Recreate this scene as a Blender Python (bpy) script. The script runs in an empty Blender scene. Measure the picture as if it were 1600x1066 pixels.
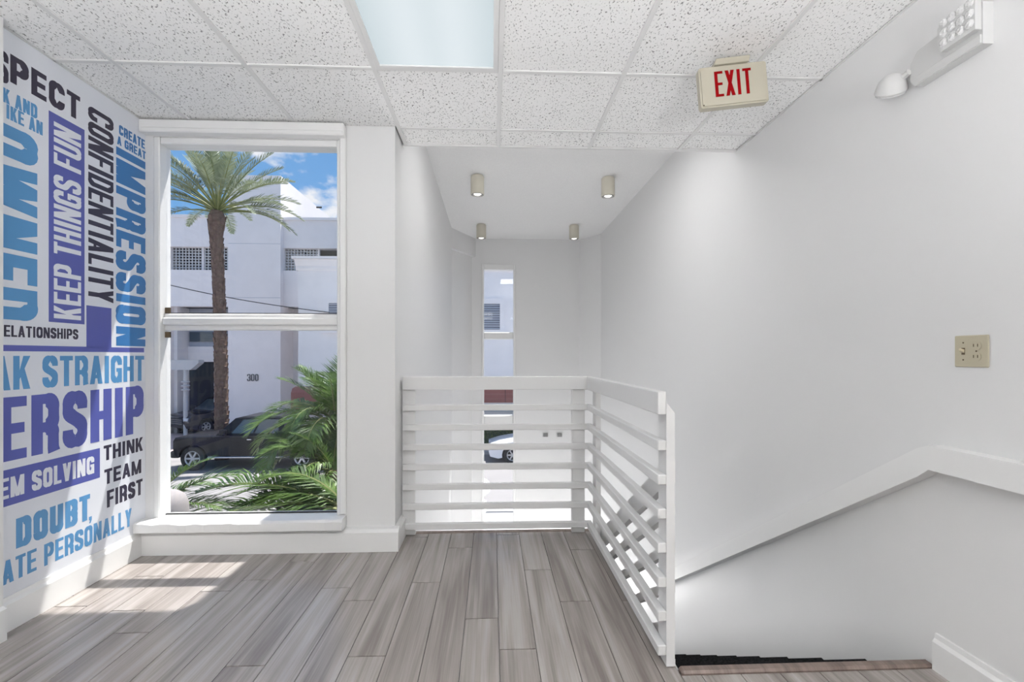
import bpy, bmesh, math, random
from mathutils import Vector, Matrix
random.seed(7)
C = bpy.context.scene.collection
SC = bpy.context.scene
PI = math.pi

# ------------------------------------------------------------------ camera
F = 746.0            # focal length in pixels of the 1600 px wide frame
HZ = 556.0           # horizon row
TH = math.atan(31.0 / F)
CH = 1.17            # eye height above the upper floor
cd = bpy.data.cameras.new('camera'); cam = bpy.data.objects.new('camera', cd); C.objects.link(cam)
cam.location = (0, 0, CH); cam.rotation_euler = (PI / 2, 0, -TH)
cd.sensor_width = 36; cd.lens = 36 * F / 1600; cd.shift_y = (HZ - 533) / 1600; cd.clip_start = .02; cd.clip_end = 500
SC.camera = cam

# ------------------------------------------------------------------ world, sun, exposure
w = bpy.data.worlds.new('sky'); SC.world = w; w.use_nodes = True
nt = w.node_tree; nt.nodes.clear()
def N(t, typ, **k):
    n = t.nodes.new(typ)
    for a, b in k.items():
        if a.startswith('i_'):
            n.inputs[a[2:].replace('_', ' ')].default_value = b
        else: setattr(n, a, b)
    return n
def ramp(t, stops, interp='LINEAR'):
    r = t.nodes.new('ShaderNodeValToRGB'); r.color_ramp.interpolation = interp
    e = r.color_ramp.elements
    while len(e) < len(stops): e.new(0.5)
    for el, (p, c) in zip(e, stops):
        el.position = p; el.color = (*c, 1) if len(c) == 3 else c
    return r
tc = N(nt, 'ShaderNodeTexCoord')
sep = N(nt, 'ShaderNodeSeparateXYZ'); nt.links.new(tc.outputs['Generated'], sep.inputs[0])
grad = ramp(nt, [(0, (.34, .35, .38)), (.49, (.50, .62, .80)), (.52, (.38, .57, .82)), (.62, (.19, .42, .77)), (1, (.09, .23, .56))])
mr = N(nt, 'ShaderNodeMapRange'); mr.inputs['From Min'].default_value = -1
nt.links.new(sep.outputs['Z'], mr.inputs['Value']); nt.links.new(mr.outputs[0], grad.inputs[0])
mp = N(nt, 'ShaderNodeMapping'); mp.inputs['Scale'].default_value = (1, 1, 1.9); mp.inputs['Location'].default_value = (.62, .0, .15)
nt.links.new(tc.outputs['Generated'], mp.inputs[0])
nz = N(nt, 'ShaderNodeTexNoise'); nz.inputs['Scale'].default_value = 4.6; nz.inputs['Detail'].default_value = 7; nz.inputs['Roughness'].default_value = .52
nt.links.new(mp.outputs[0], nz.inputs['Vector'])
cr = ramp(nt, [(.525, (0, 0, 0)), (.585, (1, 1, 1))]); nt.links.new(nz.outputs['Fac'], cr.inputs[0])
mx = N(nt, 'ShaderNodeMixRGB'); mx.inputs[2].default_value = (.88, .89, .93, 1)
nt.links.new(cr.outputs[0], mx.inputs[0]); nt.links.new(grad.outputs[0], mx.inputs[1])
bg = N(nt, 'ShaderNodeBackground'); bg.inputs['Strength'].default_value = 1.05
wo = N(nt, 'ShaderNodeOutputWorld'); nt.links.new(mx.outputs[0], bg.inputs[0]); nt.links.new(bg.outputs[0], wo.inputs[0])

sd = bpy.data.lights.new('sun', 'SUN'); sun = bpy.data.objects.new('sun', sd); C.objects.link(sun)
sd.energy = 10.0; sd.angle = math.radians(.9); sd.color = (1, .97, .92)
sun.rotation_euler = Vector((-.215, -.33, -1)).to_track_quat('-Z', 'Y').to_euler(); sun.location = (4, 8, 12)
SC.view_settings.view_transform = 'Standard'; SC.view_settings.look = 'None'
SC.view_settings.gamma = 1; SC.view_settings.use_curve_mapping = False
SC.view_settings.exposure = 0.0
TROFFER_FILL = 5.0        # strength of ceiling lights added out of view, office rear and under the landing
DOWN = 1.6          # stairwell downlights
TORCH_FILL = 160.0        # uplighters added behind the camera to brighten the office
STAIR_FILL = 13.0      # unseen light added on the stairwell ceiling behind the drop
GLOBE_FILL = 23.0         # globe lamps added out of view to brighten the stairwell

# ------------------------------------------------------------------ helpers
def P(u, v, Y):
    """point on the plane y = Y that is seen at photo column u, row v"""
    k = (u - 800) / F
    fwd = Y / (math.cos(TH) - k * math.sin(TH))
    return Vector((fwd * (math.sin(TH) + k * math.cos(TH)), Y, CH + (HZ - v) / F * fwd))
def PX(u, v, X):
    """point on the plane x = X"""
    k = (u - 800) / F
    fwd = X / (math.sin(TH) + k * math.cos(TH))
    return Vector((X, fwd * (math.cos(TH) - k * math.sin(TH)), CH + (HZ - v) / F * fwd))

class MB:
    def __init__(s): s.v = []; s.f = []
    def add(s, vs, fs):
        o = len(s.v); s.v += [tuple(p) for p in vs]; s.f += [tuple(i + o for i in f) for f in fs]; return s
    def box(s, a, b):
        (x0, y0, z0), (x1, y1, z1) = a, b
        x0, x1 = min(x0, x1), max(x0, x1); y0, y1 = min(y0, y1), max(y0, y1); z0, z1 = min(z0, z1), max(z0, z1)
        return s.add([(x0,y0,z0),(x1,y0,z0),(x1,y1,z0),(x0,y1,z0),(x0,y0,z1),(x1,y0,z1),(x1,y1,z1),(x0,y1,z1)],
                     [(0,3,2,1),(4,5,6,7),(0,1,5,4),(1,2,6,5),(2,3,7,6),(3,0,4,7)])
    def bev(s, a, b, r=.004):
        """box with chamfered edges"""
        (x0, y0, z0), (x1, y1, z1) = a, b
        x0, x1 = min(x0, x1), max(x0, x1); y0, y1 = min(y0, y1), max(y0, y1); z0, z1 = min(z0, z1), max(z0, z1)
        bm = bmesh.new(); bmesh.ops.create_cube(bm, size=1)
        for q in bm.verts: q.co = Vector(((x0+x1)/2 + q.co.x*(x1-x0), (y0+y1)/2 + q.co.y*(y1-y0), (z0+z1)/2 + q.co.z*(z1-z0)))
        bmesh.ops.bevel(bm, geom=bm.edges[:], offset=r, segments=1, affect='EDGES')
        return s.bm(bm)
    def bm(s, bm):
        bm.verts.ensure_lookup_table(); bm.verts.index_update()
        s.add([q.co for q in bm.verts], [[q.index for q in f.verts] for f in bm.faces]); bm.free(); return s
    def prism(s, pts, axis, a, b):
        """polygon pts (2D) extruded along axis from a to b; 2D order: x->(y,z) y->(x,z) z->(x,y)"""
        def m(p, t): return {'x': (t, p[0], p[1]), 'y': (p[0], t, p[1]), 'z': (p[0], p[1], t)}[axis]
        n = len(pts)
        return s.add([m(p, a) for p in pts] + [m(p, b) for p in pts],
                     [tuple(range(n))[::-1], tuple(range(n, 2*n))] + [(i, (i+1) % n, n + (i+1) % n, n + i) for i in range(n)])
    def tube(s, pts, r, n=8, cap=True):
        pts = [Vector(p) for p in pts]; rs = r if isinstance(r, (list, tuple)) else [r] * len(pts); o = len(s.v)
        up = Vector((0, 0, 1))
        for i, p in enumerate(pts):
            d = (pts[min(i+1, len(pts)-1)] - pts[max(i-1, 0)]).normalized()
            u_ = up if abs(d.dot(up)) < .95 else Vector((1, 0, 0))
            a = d.cross(u_).normalized(); b = d.cross(a).normalized()
            for k in range(n):
                t = 2*PI*k/n; s.v.append(tuple(p + (a*math.cos(t) + b*math.sin(t))*rs[i]))
        for i in range(len(pts)-1):
            for k in range(n):
                s.f.append((o+i*n+k, o+i*n+(k+1) % n, o+(i+1)*n+(k+1) % n, o+(i+1)*n+k))
        if cap:
            s.f.append(tuple(o+k for k in range(n))[::-1]); e = o+(len(pts)-1)*n; s.f.append(tuple(e+k for k in range(n)))
        return s
    def lathe(s, prof, cen=(0,0,0), n=20, axis='z', cap=True):
        o = len(s.v)
        for r, h in prof:
            for k in range(n):
                t = 2*PI*k/n; a, b = r*math.cos(t), r*math.sin(t)
                p = {'z': (a, b, h), 'y': (a, h, b), 'x': (h, a, b)}[axis]
                s.v.append((p[0]+cen[0], p[1]+cen[1], p[2]+cen[2]))
        for i in range(len(prof)-1):
            for k in range(n): s.f.append((o+i*n+k, o+i*n+(k+1) % n, o+(i+1)*n+(k+1) % n, o+(i+1)*n+k))
        if cap: s.f.append(tuple(o+k for k in range(n))[::-1]); e = o+(len(prof)-1)*n; s.f.append(tuple(e+k for k in range(n)))
        return s
    def xf(s, M):
        s.v = [tuple(M @ Vector(p)) for p in s.v]; return s
    def build(s, name, mat, parent=None, smooth=False):
        off = Vector((0, 0, 0)); q = parent
        while q is not None: off += q.location; q = q.parent
        me = bpy.data.meshes.new(name)
        me.from_pydata([tuple(Vector(p) - off) for p in s.v], [], s.f); me.update()
        bm = bmesh.new(); bm.from_mesh(me); bmesh.ops.recalc_face_normals(bm, faces=bm.faces); bm.to_mesh(me); bm.free()
        me.materials.append(M[mat] if isinstance(mat, str) else mat)
        if smooth:
            for p in me.polygons: p.use_smooth = True
            me.set_sharp_from_angle(angle=math.radians(38))
        o = bpy.data.objects.new(name, me); C.objects.link(o)
        if parent: o.parent = parent
        return o
def empty(name, loc=(0, 0, 0)):
    o = bpy.data.objects.new(name, None); C.objects.link(o); o.location = loc; o.empty_display_size = .1; return o
def tag(o, label=None, cat=None, group=None, kind=None):
    if label: o['label'] = label
    if cat: o['category'] = cat
    if group: o['group'] = group
    if kind: o['kind'] = kind
    return o
def copy_tree(o, parent=None):
    c = o.copy(); C.objects.link(c); c.parent = parent
    for ch in list(o.children): copy_tree(ch, c)
    return c

# ------------------------------------------------------------------ materials
M = {}
def mat(name, col, rough=.5, metal=0, spec=.5, bump=0, bscale=60, var=0, vscale=6, emit=None, estr=0):
    m = bpy.data.materials.new(name); m.use_nodes = True; t = m.node_tree; b = t.nodes['Principled BSDF']
    b.inputs['Base Color'].default_value = (*col, 1); b.inputs['Roughness'].default_value = rough
    b.inputs['Metallic'].default_value = metal; b.inputs['Specular IOR Level'].default_value = spec
    if var or bump:
        tcx = t.nodes.new('ShaderNodeTexCoord')
    if var:
        n = t.nodes.new('ShaderNodeTexNoise'); n.inputs['Scale'].default_value = vscale; n.inputs['Detail'].default_value = 4
        t.links.new(tcx.outputs['Object'], n.inputs['Vector'])
        r = ramp(t, [(.3, tuple(c*(1-var) for c in col)), (.7, tuple(min(1, c*(1+var)) for c in col))])
        t.links.new(n.outputs['Fac'], r.inputs[0]); t.links.new(r.outputs[0], b.inputs['Base Color'])
    if bump:
        n = t.nodes.new('ShaderNodeTexNoise'); n.inputs['Scale'].default_value = bscale; n.inputs['Detail'].default_value = 3
        t.links.new(tcx.outputs['Object'], n.inputs['Vector'])
        bp = t.nodes.new('ShaderNodeBump'); bp.inputs['Strength'].default_value = bump; bp.inputs['Distance'].default_value = .01
        t.links.new(n.outputs['Fac'], bp.inputs['Height']); t.links.new(bp.outputs[0], b.inputs['Normal'])
    if emit: b.inputs['Emission Color'].default_value = (*emit, 1); b.inputs['Emission Strength'].default_value = estr
    M[name] = m; return m
mat('wall', (.76, .76, .76), .38, spec=.45, bump=.06, bscale=14)
mat('paint', (.82, .82, .815), .35, spec=.5, bump=.05, bscale=40)
mat('rail_paint', (.74, .74, .74), .4, spec=.5, bump=.05, bscale=40)
mat('stipple', (.86, .86, .86), .9, spec=.1, bump=.5, bscale=260, var=.04, vscale=120)
mat('grid', (.74, .74, .735), .4)
mat('slab', (.35, .34, .33), .9)
mat('beige', (.62, .59, .50), .5)
mat('bulb', (.8, .8, .8), .15, emit=(1, .97, .9), estr=DOWN)
mat('dark', (.03, .03, .03), .7)
mat('ivory', (.47, .44, .355), .4)
mat('switch_ivory', (.47, .43, .32), .4)
mat('ivory_hi', (.62, .55, .40), .35)
mat('brown', (.09, .06, .03), .6)
mat('exit_red', (.27, .002, .004), .85, spec=.1)
mat('fixture', (.60, .60, .595), .45)
mat('lens', (.70, .70, .70), .12, spec=.8, bump=.9, bscale=70)
mat('carpet', (.018, .018, .019), .95, spec=.1, bump=1, bscale=300, var=.7, vscale=90)
mat('vinyl', (.74, .76, .81), .3, spec=.5)
mat('v_black', (.028, .022, .045), .35)
mat('v_blue', (.085, .27, .52), .35)
mat('v_deep', (.035, .17, .42), .35)
mat('v_violet', (.085, .10, .36), .35)
mat('v_white', (.76, .78, .82), .35)
mat('metal_grey', (.28, .28, .28), .35, metal=.6)
# outdoors
mat('stucco', (.90, .85, .84), .85, spec=.2, bump=.1, bscale=8, var=.03, vscale=1.2)
mat('stucco_b', (.90, .86, .85), .85, spec=.2, bump=.1, bscale=8, var=.03, vscale=1.5)
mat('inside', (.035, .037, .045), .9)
mat('lattice', (.55, .55, .56), .8)
mat('louver', (.42, .44, .50), .6)
mat('recess', (.10, .11, .15), .8)
mat('asphalt', (.28, .268, .268), .9, spec=.2, bump=.2, bscale=20, var=.06, vscale=.8)
mat('pavers', (.50, .40, .39), .9, var=.08, vscale=2)
mat('post_stucco', (.30, .275, .275), .9, var=.05, vscale=6)
mat('tile_edge', (.10, .095, .09), .95, spec=.1)
mat('kerb', (.48, .47, .465), .9)
mat('awning', (.34, .13, .11), .8, var=.06, vscale=3)
mat('hedge', (.03, .07, .025), .7, var=.4, vscale=20)
mat('bark', (.17, .115, .085), .95, spec=.1, bump=.7, bscale=14, var=.3, vscale=9)
mat('boot', (.16, .10, .075), .9, bump=.6, bscale=10, var=.3, vscale=8)
def leafmat(name, a, b, trans=.25):
    m = bpy.data.materials.new(name); m.use_nodes = True; t = m.node_tree; bs = t.nodes['Principled BSDF']
    tcx = t.nodes.new('ShaderNodeTexCoord'); n = t.nodes.new('ShaderNodeTexNoise'); n.inputs['Scale'].default_value = 3.5; n.inputs['Detail'].default_value = 3
    t.links.new(tcx.outputs['Object'], n.inputs['Vector']); r = ramp(t, [(.35, a), (.65, b)])
    t.links.new(n.outputs['Fac'], r.inputs[0]); t.links.new(r.outputs[0], bs.inputs['Base Color']); bs.inputs['Roughness'].default_value = .42
    tr = t.nodes.new('ShaderNodeBsdfTranslucent'); t.links.new(r.outputs[0], tr.inputs[0])
    ms = t.nodes.new('ShaderNodeMixShader'); ms.inputs[0].default_value = trans
    t.links.new(bs.outputs[0], ms.inputs[1]); t.links.new(tr.outputs[0], ms.inputs[2]); t.links.new(ms.outputs[0], t.nodes['Material Output'].inputs[0])
    M[name] = m
leafmat('date_leaf', (.13, .17, .095), (.27, .31, .20), .25)
leafmat('palm_leaf', (.03, .075, .018), (.13, .22, .045), .3)
mat('stem', (.20, .22, .07), .6)
mat('truck_paint', (.010, .010, .014), .3, spec=.25)
mat('suv_paint', (.022, .022, .028), .16, spec=.8)
mat('white_paint', (.78, .78, .80), .2, spec=.6)
mat('car_glass', (.06, .085, .10), .05, spec=.9)
mat('tyre', (.018, .018, .018), .8)
mat('rim', (.55, .55, .56), .35, metal=.5)
mat('chrome', (.55, .55, .56), .2, metal=.9)
mat('lamp_lens', (.72, .74, .78), .1, spec=.8)
mat('numeral', (.10, .10, .11), .6)
mat('wire', (.05, .05, .055), .7)

def glass():
    m = bpy.data.materials.new('glass'); m.use_nodes = True; t = m.node_tree; t.nodes.remove(t.nodes['Principled BSDF'])
    tr = N(t, 'ShaderNodeBsdfTransparent'); tr.inputs[0].default_value = (.98, .985, .99, 1)
    gl = N(t, 'ShaderNodeBsdfGlossy'); gl.inputs['Roughness'].default_value = .02
    lw = N(t, 'ShaderNodeLayerWeight'); lw.inputs['Blend'].default_value = .5
    pw = N(t, 'ShaderNodeMath', operation='POWER'); pw.inputs[1].default_value = 5; t.links.new(lw.outputs['Facing'], pw.inputs[0])
    fr = N(t, 'ShaderNodeMath', operation='MULTIPLY_ADD'); fr.inputs[1].default_value = .5; fr.inputs[2].default_value = .025; t.links.new(pw.outputs[0], fr.inputs[0])
    ms = N(t, 'ShaderNodeMixShader'); t.links.new(fr.outputs[0], ms.inputs[0]); t.links.new(tr.outputs[0], ms.inputs[1]); t.links.new(gl.outputs[0], ms.inputs[2])
    t.links.new(ms.outputs[0], t.nodes['Material Output'].inputs[0]); M['glass'] = m
glass()
def tile_mat():
    m = mat('ceiling_tile', (.90, .90, .895), .9, spec=.1); t = m.node_tree; b = t.nodes['Principled BSDF']
    g = N(t, 'ShaderNodeNewGeometry')
    oi = N(t, 'ShaderNodeObjectInfo')
    off = N(t, 'ShaderNodeVectorMath', operation='SCALE'); t.links.new(oi.outputs['Random'], off.inputs['Scale']); off.inputs[0].default_value = (7, 13, 5)
    ad = N(t, 'ShaderNodeVectorMath', operation='ADD'); t.links.new(g.outputs['Position'], ad.inputs[0]); t.links.new(off.outputs[0], ad.inputs[1])
    mpp = N(t, 'ShaderNodeMapping'); mpp.inputs['Scale'].default_value = (1, .62, 1); mpp.inputs['Rotation'].default_value = (0, 0, .5); t.links.new(ad.outputs[0], mpp.inputs[0])
    n1 = N(t, 'ShaderNodeTexNoise'); n1.inputs['Scale'].default_value = 125; n1.inputs['Detail'].default_value = 2; n1.inputs['Roughness'].default_value = .6
    t.links.new(mpp.outputs[0], n1.inputs['Vector'])
    r = ramp(t, [(.59, (.91, .91, .905)), (.66, (.33, .33, .33)), (.72, (.16, .16, .16))]); t.links.new(n1.outputs['Fac'], r.inputs[0])
    t.links.new(r.outputs[0], b.inputs['Base Color'])
    bp = N(t, 'ShaderNodeBump'); bp.invert = True; bp.inputs['Strength'].default_value = .4; bp.inputs['Distance'].default_value = .004
    t.links.new(n1.outputs['Fac'], bp.inputs['Height']); t.links.new(bp.outputs[0], b.inputs['Normal'])
tile_mat()
def wood_mat(name, c0, c1, c2, rough):
    m = mat(name, c1, rough, spec=.75); t = m.node_tree; b = t.nodes['Principled BSDF']
    g = N(t, 'ShaderNodeNewGeometry'); oi = N(t, 'ShaderNodeObjectInfo')
    off = N(t, 'ShaderNodeVectorMath', operation='SCALE'); t.links.new(oi.outputs['Random'], off.inputs['Scale']); off.inputs[0].default_value = (37, 61, 11)
    ad = N(t, 'ShaderNodeVectorMath', operation='ADD'); t.links.new(g.outputs['Position'], ad.inputs[0]); t.links.new(off.outputs[0], ad.inputs[1])
    mp1 = N(t, 'ShaderNodeMapping'); mp1.inputs['Scale'].default_value = (16, .7, 1); t.links.new(ad.outputs[0], mp1.inputs[0])
    n1 = N(t, 'ShaderNodeTexNoise'); n1.inputs['Scale'].default_value = 1.0; n1.inputs['Detail'].default_value = 5; n1.inputs['Distortion'].default_value = .9; t.links.new(mp1.outputs[0], n1.inputs['Vector'])
    mp2 = N(t, 'ShaderNodeMapping'); mp2.inputs['Scale'].default_value = (150, 3, 1); t.links.new(ad.outputs[0], mp2.inputs[0])
    n2 = N(t, 'ShaderNodeTexNoise'); n2.inputs['Scale'].default_value = 1.0; n2.inputs['Detail'].default_value = 3; t.links.new(mp2.outputs[0], n2.inputs['Vector'])
    r = ramp(t, [(.30, c0), (.5, c1), (.70, c2)]); 
    mixf = N(t, 'ShaderNodeMath', operation='MULTIPLY_ADD'); mixf.inputs[1].default_value = .3; t.links.new(n2.outputs['Fac'], mixf.inputs[0])
    sub = N(t, 'ShaderNodeMath', operation='MULTIPLY_ADD'); sub.inputs[1].default_value = .08; sub.inputs[2].default_value = -.175; t.links.new(oi.outputs['Random'], sub.inputs[0])
    ad2 = N(t, 'ShaderNodeMath', operation='ADD'); t.links.new(n1.outputs['Fac'], ad2.inputs[0]); t.links.new(sub.outputs[0], ad2.inputs[1])
    t.links.new(ad2.outputs[0], mixf.inputs[2]); t.links.new(mixf.outputs[0], r.inputs[0]); t.links.new(r.outputs[0], b.inputs['Base Color'])
    bp = N(t, 'ShaderNodeBump'); bp.inputs['Strength'].default_value = .06; bp.inputs['Distance'].default_value = .003
    t.links.new(n2.outputs['Fac'], bp.inputs['Height']); t.links.new(bp.outputs[0], b.inputs['Normal'])
wood_mat('plank', (.175, .150, .136), (.275, .245, .228), (.37, .342, .322), .27)
wood_mat('wood_edge', (.10, .07, .058), (.17, .125, .105), (.23, .18, .155), .45)
def troffer_mat(name, s, tint=True):
    m = bpy.data.materials.new(name); m.use_nodes = True; t = m.node_tree; b = t.nodes['Principled BSDF']
    tcx = N(t, 'ShaderNodeTexCoord'); sp = N(t, 'ShaderNodeSeparateXYZ'); t.links.new(tcx.outputs['Generated'], sp.inputs[0])
    r = ramp(t, [(0, (.60, .70, .74)), (.30, (.86, .93, .97)), (.5, (.70, .79, .83)), (.70, (.86, .93, .97)), (1, (.60, .70, .74))], 'B_SPLINE')
    t.links.new(sp.outputs['X'], r.inputs[0]); t.links.new(r.outputs[0], b.inputs['Emission Color'])
    b.inputs['Emission Strength'].default_value = s; b.inputs['Base Color'].default_value = (.04, .04, .04, 1); b.inputs['Roughness'].default_value = .35; b.inputs['Specular IOR Level'].default_value = .1
    M[name] = m
troffer_mat('diffuser', .90)
mat('diffuser_bright', (.5, .5, .5), .3, emit=(1, .98, .95), estr=TROFFER_FILL)
mat('uplight', (.5, .5, .5), .3, emit=(.985, .99, 1), estr=TORCH_FILL)
mat('stair_diffuser', (.5, .5, .5), .3, emit=(1, .99, .985), estr=STAIR_FILL)
mat('globe', (.8, .8, .8), .3, emit=(1, .99, .985), estr=GLOBE_FILL)

# ------------------------------------------------------------------ dimensions of the place (metres; z = 0 is the upper floor)
XL, XR = -2.065, 1.66          # left and right wall faces
YW = 2.93                      # window wall face
XS = -.59                      # left face of the stairwell
YB = 7.60                      # far wall
ZC = 2.56                      # tile ceiling
ZS = 3.03                      # stairwell ceiling
YE = 3.19                      # floor edge at the stairwell
XE = .69                       # floor edge beside the flight
YT = 1.75                      # top of the flight
ZL = -2.752                    # lower floor
ZG = -2.92                     # street
YR = -3.2                      # wall behind the camera

def struct(name, mb, m, label, cat, smooth=False):
    return tag(mb.build(name, m, smooth=smooth), label, cat, kind='structure')

# floor
fl = struct('floor', MB().box((XL, YR, -.30), (XE - .005, YE - .012, -.012)).box((XE - .005, YR, -.30), (XR, YT - .03, -.012)), 'slab', 'grey-brown wood plank floor of the upper office', 'floor')
SEAM, PW, PL = .028, .1475, 1.22
joints = {-.48: 1.88, .10: 1.90, -.045: 2.13, -.341: 2.48, .396: 2.26, .238: 2.60, -1.50: 2.08, -1.348: 2.43, -.667: 2.31, -1.085: 2.76, -.912: 1.84, -.198: 2.92, .518: 2.86}
unit = None
def plank(x0, x1, y0, y1):
    global unit
    g = .0014
    if unit is None:
        o = MB().bev((-.5, -.5, -1), (.5, .5, 0), .004).build('plank', 'plank', fl); unit = o.data
    else:
        o = bpy.data.objects.new('plank', unit); C.objects.link(o); o.parent = fl
    o.location = ((x0+x1)/2, (y0+y1)/2, 0); o.scale = (x1-x0-2*g, y1-y0-2*g - .0022, .012)
i0 = math.floor((XL - SEAM) / PW); i1 = math.ceil((XR - SEAM) / PW)
for i in range(i0, i1):
    a, b = SEAM + i*PW, SEAM + (i+1)*PW; cx = (a+b)/2
    j = [y for x, y in joints.items() if abs(x - cx) < .07]
    y = j[0] if j else random.uniform(1.0, 1.6)
    cuts = sorted(y + k*PL for k in range(-6, 3))
    for (xa, xb, ye) in ((max(a, XL), min(b, XE), YE - .03), (max(a, XE), min(b, XR), YT - .03)):
        if xb - xa < .012: continue
        ys = [YR] + [c for c in cuts if YR + .05 < c < ye - .03] + [ye]
        for p, q in zip(ys, ys[1:]): plank(xa, xb, p, q)
struct('trim_1', MB().bev((XS, YE - .03, -.03), (XE, YE + .012, .004), .006), 'wood_edge', 'dark wood edge strip under the front railing', 'trim')
struct('trim_2', MB().bev((XE + .005, YT - .03, -.035), (XR - .002, YT + .012, .012), .008), 'wood_edge', 'brown wood nosing strip at the top of the stairs', 'trim')
struct('trim_3', MB().box((XS, YE - .012, -.31), (XE, YE + .006, -.03)).box((XE - .005, YT + .02, -.31), (XE + .012, YE, -.013)), 'paint', 'white fascia below the floor edge', 'trim')

# walls
wl = MB().box((XL - .14, YR - .14, -.3), (XL, YW + .12, ZC + .25)).box((XL, YR, 0), (XL + .055, 2.05, ZC))
struct('wall_left', wl, 'wall', 'white wall that carries the word mural', 'wall')
WX0, WX1, WZ0, WZ1 = -2.015, -.915, .175, 2.475
wf = MB().box((XL, YW, -.3), (XS, YW + .14, WZ0)).box((XL, YW, WZ1), (XS, YW + .14, ZC + .25)).box((XL, YW, WZ0), (WX0, YW + .14, WZ1)).box((WX1, YW, WZ0), (XS, YW + .14, WZ1))
struct('wall_front', wf, 'wall', 'white wall around the tall two-pane window', 'wall')
struct('wall_right', MB().box((XR, YR - .14, ZG), (XR + .14, 7.24, ZS + .14)), 'wall', 'long white wall beside the stairs with the light switch', 'wall')
struct('wall_rear', MB().box((XL - .14, YR - .14, -.3), (XR, YR, ZC + .25)), 'wall', 'white wall at the rear of the office', 'wall')
DY0, DY1, DZ1 = 3.35, 5.05, -.70
struct('wall_stairwell_left', MB().box((XS - .14, YW + .14, DZ1), (XS, 6.98, ZS)).box((XS - .14, YW + .14, ZG), (XS, DY0, DZ1)).box((XS - .14, DY1, ZG), (XS, 6.98, DZ1)), 'wall', 'white left wall of the stairwell', 'wall')
XBL, XBR = -.265, 1.40
NX0, NX1, NZ0, NZ1 = -.165, .372, -2.6, 2.625
wb = MB()
wb.box((XBL - .2, YB, ZG), (NX0, YB + .14, ZS)).box((NX1, YB, ZG), (XBR + .2, YB + .14, ZS)).box((NX0, YB, NZ1), (NX1, YB + .14, ZS)).box((NX0, YB, ZG), (NX1, YB + .14, NZ0))
struct('wall_back', wb, 'wall', 'far white stairwell wall with the slit window', 'wall')
def slant(p, q, z0, z1, th):
    """upright slab between plan points p and q, thickness th to the outside (left of p->q)"""
    d = Vector((q[0]-p[0], q[1]-p[1])).normalized(); n = Vector((-d.y, d.x)) * th
    return MB().prism([(p[0], p[1]), (q[0], q[1]), (q[0]+n.x, q[1]+n.y), (p[0]+n.x, p[1]+n.y)], 'z', z0, z1)
struct('wall_left_chamfer', slant((XS, 6.97), (XBL, YB), 2.74, ZS, .16), 'wall', 'slanted header in the left corner of the stairwell', 'wall')
struct('wall_left_splay', slant((XS - .06, 7.02), (XBL - .01, YB + .09), ZG, 2.74, .10), 'wall', 'slanted wall below the header in the left stairwell corner', 'wall')
struct('wall_right_chamfer', slant((XBR, YB), (XR, 7.22), ZG, ZS, .14), 'wall', 'slanted wall in the right corner of the stairwell', 'wall')
struct('wall_soffit', MB().box((XS, 3.165, ZC + .035), (XR, 3.25, ZS)), 'wall', 'white drop between office and stairwell ceilings', 'wall')
dr = empty('door_1', (XS - .07, (DY0 + DY1)/2, ZL)); tag(dr, 'glazed street entrance below the landing', 'door', kind='structure')
for a, b in ((DY0, (DY0+DY1)/2), ((DY0+DY1)/2, DY1)):
    MB().box((XS - .09, a, ZL), (XS - .05, a + .06, DZ1)).box((XS - .09, b - .06, ZL), (XS - .05, b, DZ1)).box((XS - .09, a + .06, DZ1 - .08), (XS - .05, b - .06, DZ1)).box((XS - .09, a + .06, ZL), (XS - .05, b - .06, ZL + .12)).build('door_leaf', 'grid', dr)
    MB().box((XS - .073, a + .06, ZL + .12), (XS - .067, b - .06, DZ1 - .08)).build('pane', 'glass', dr)
struct('wall_lower', MB().box((XS, 1.45, ZL), (XR, 1.58, -.3)), 'wall', 'white wall under the upper floor at the foot of the void', 'wall')
struct('floor_lower', MB().box((XS - .1, 1.4, ZL - .15), (XR, YB + .14, ZL)), 'kerb', 'pale floor at the bottom of the stairwell', 'floor')
struct('ceiling_stairwell', MB().box((XS, 3.25, ZS), (XR, YB + .14, ZS + .10)).box((XS - .14, 3.07, ZS), (XS, YB + .14, ZS + .10)), 'stipple', 'white stippled ceiling over the stairwell', 'ceiling')

# ceiling of tiles in a bar grid
ce = struct('ceiling', MB().box((XL - .14, YR - .14, ZC + .12), (XR, YW + .14, ZC + .25)).box((XS - .14, YW + .14, ZC + .12), (XR, 3.2, ZC + .25)), 'slab', 'suspended ceiling of speckled white tiles', 'ceiling')
gx = [.04 + .61*k for k in range(-3, 3)]; gy = [2.94 - .605*k for k in range(0, 11)]
xs = [XL] + gx + [XR]; ys = [3.17] + gy; ys = [y for y in ys if y > YR] + [YR]
troffers = [(2, 2.335, 1.125, 'diffuser')] + [(c, gy[k], gy[k+2], 'diffuser_bright') for c in (0, 2, 4) for k in (5, 8)]  # only the first is in view; the rest are added to brighten the office
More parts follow.
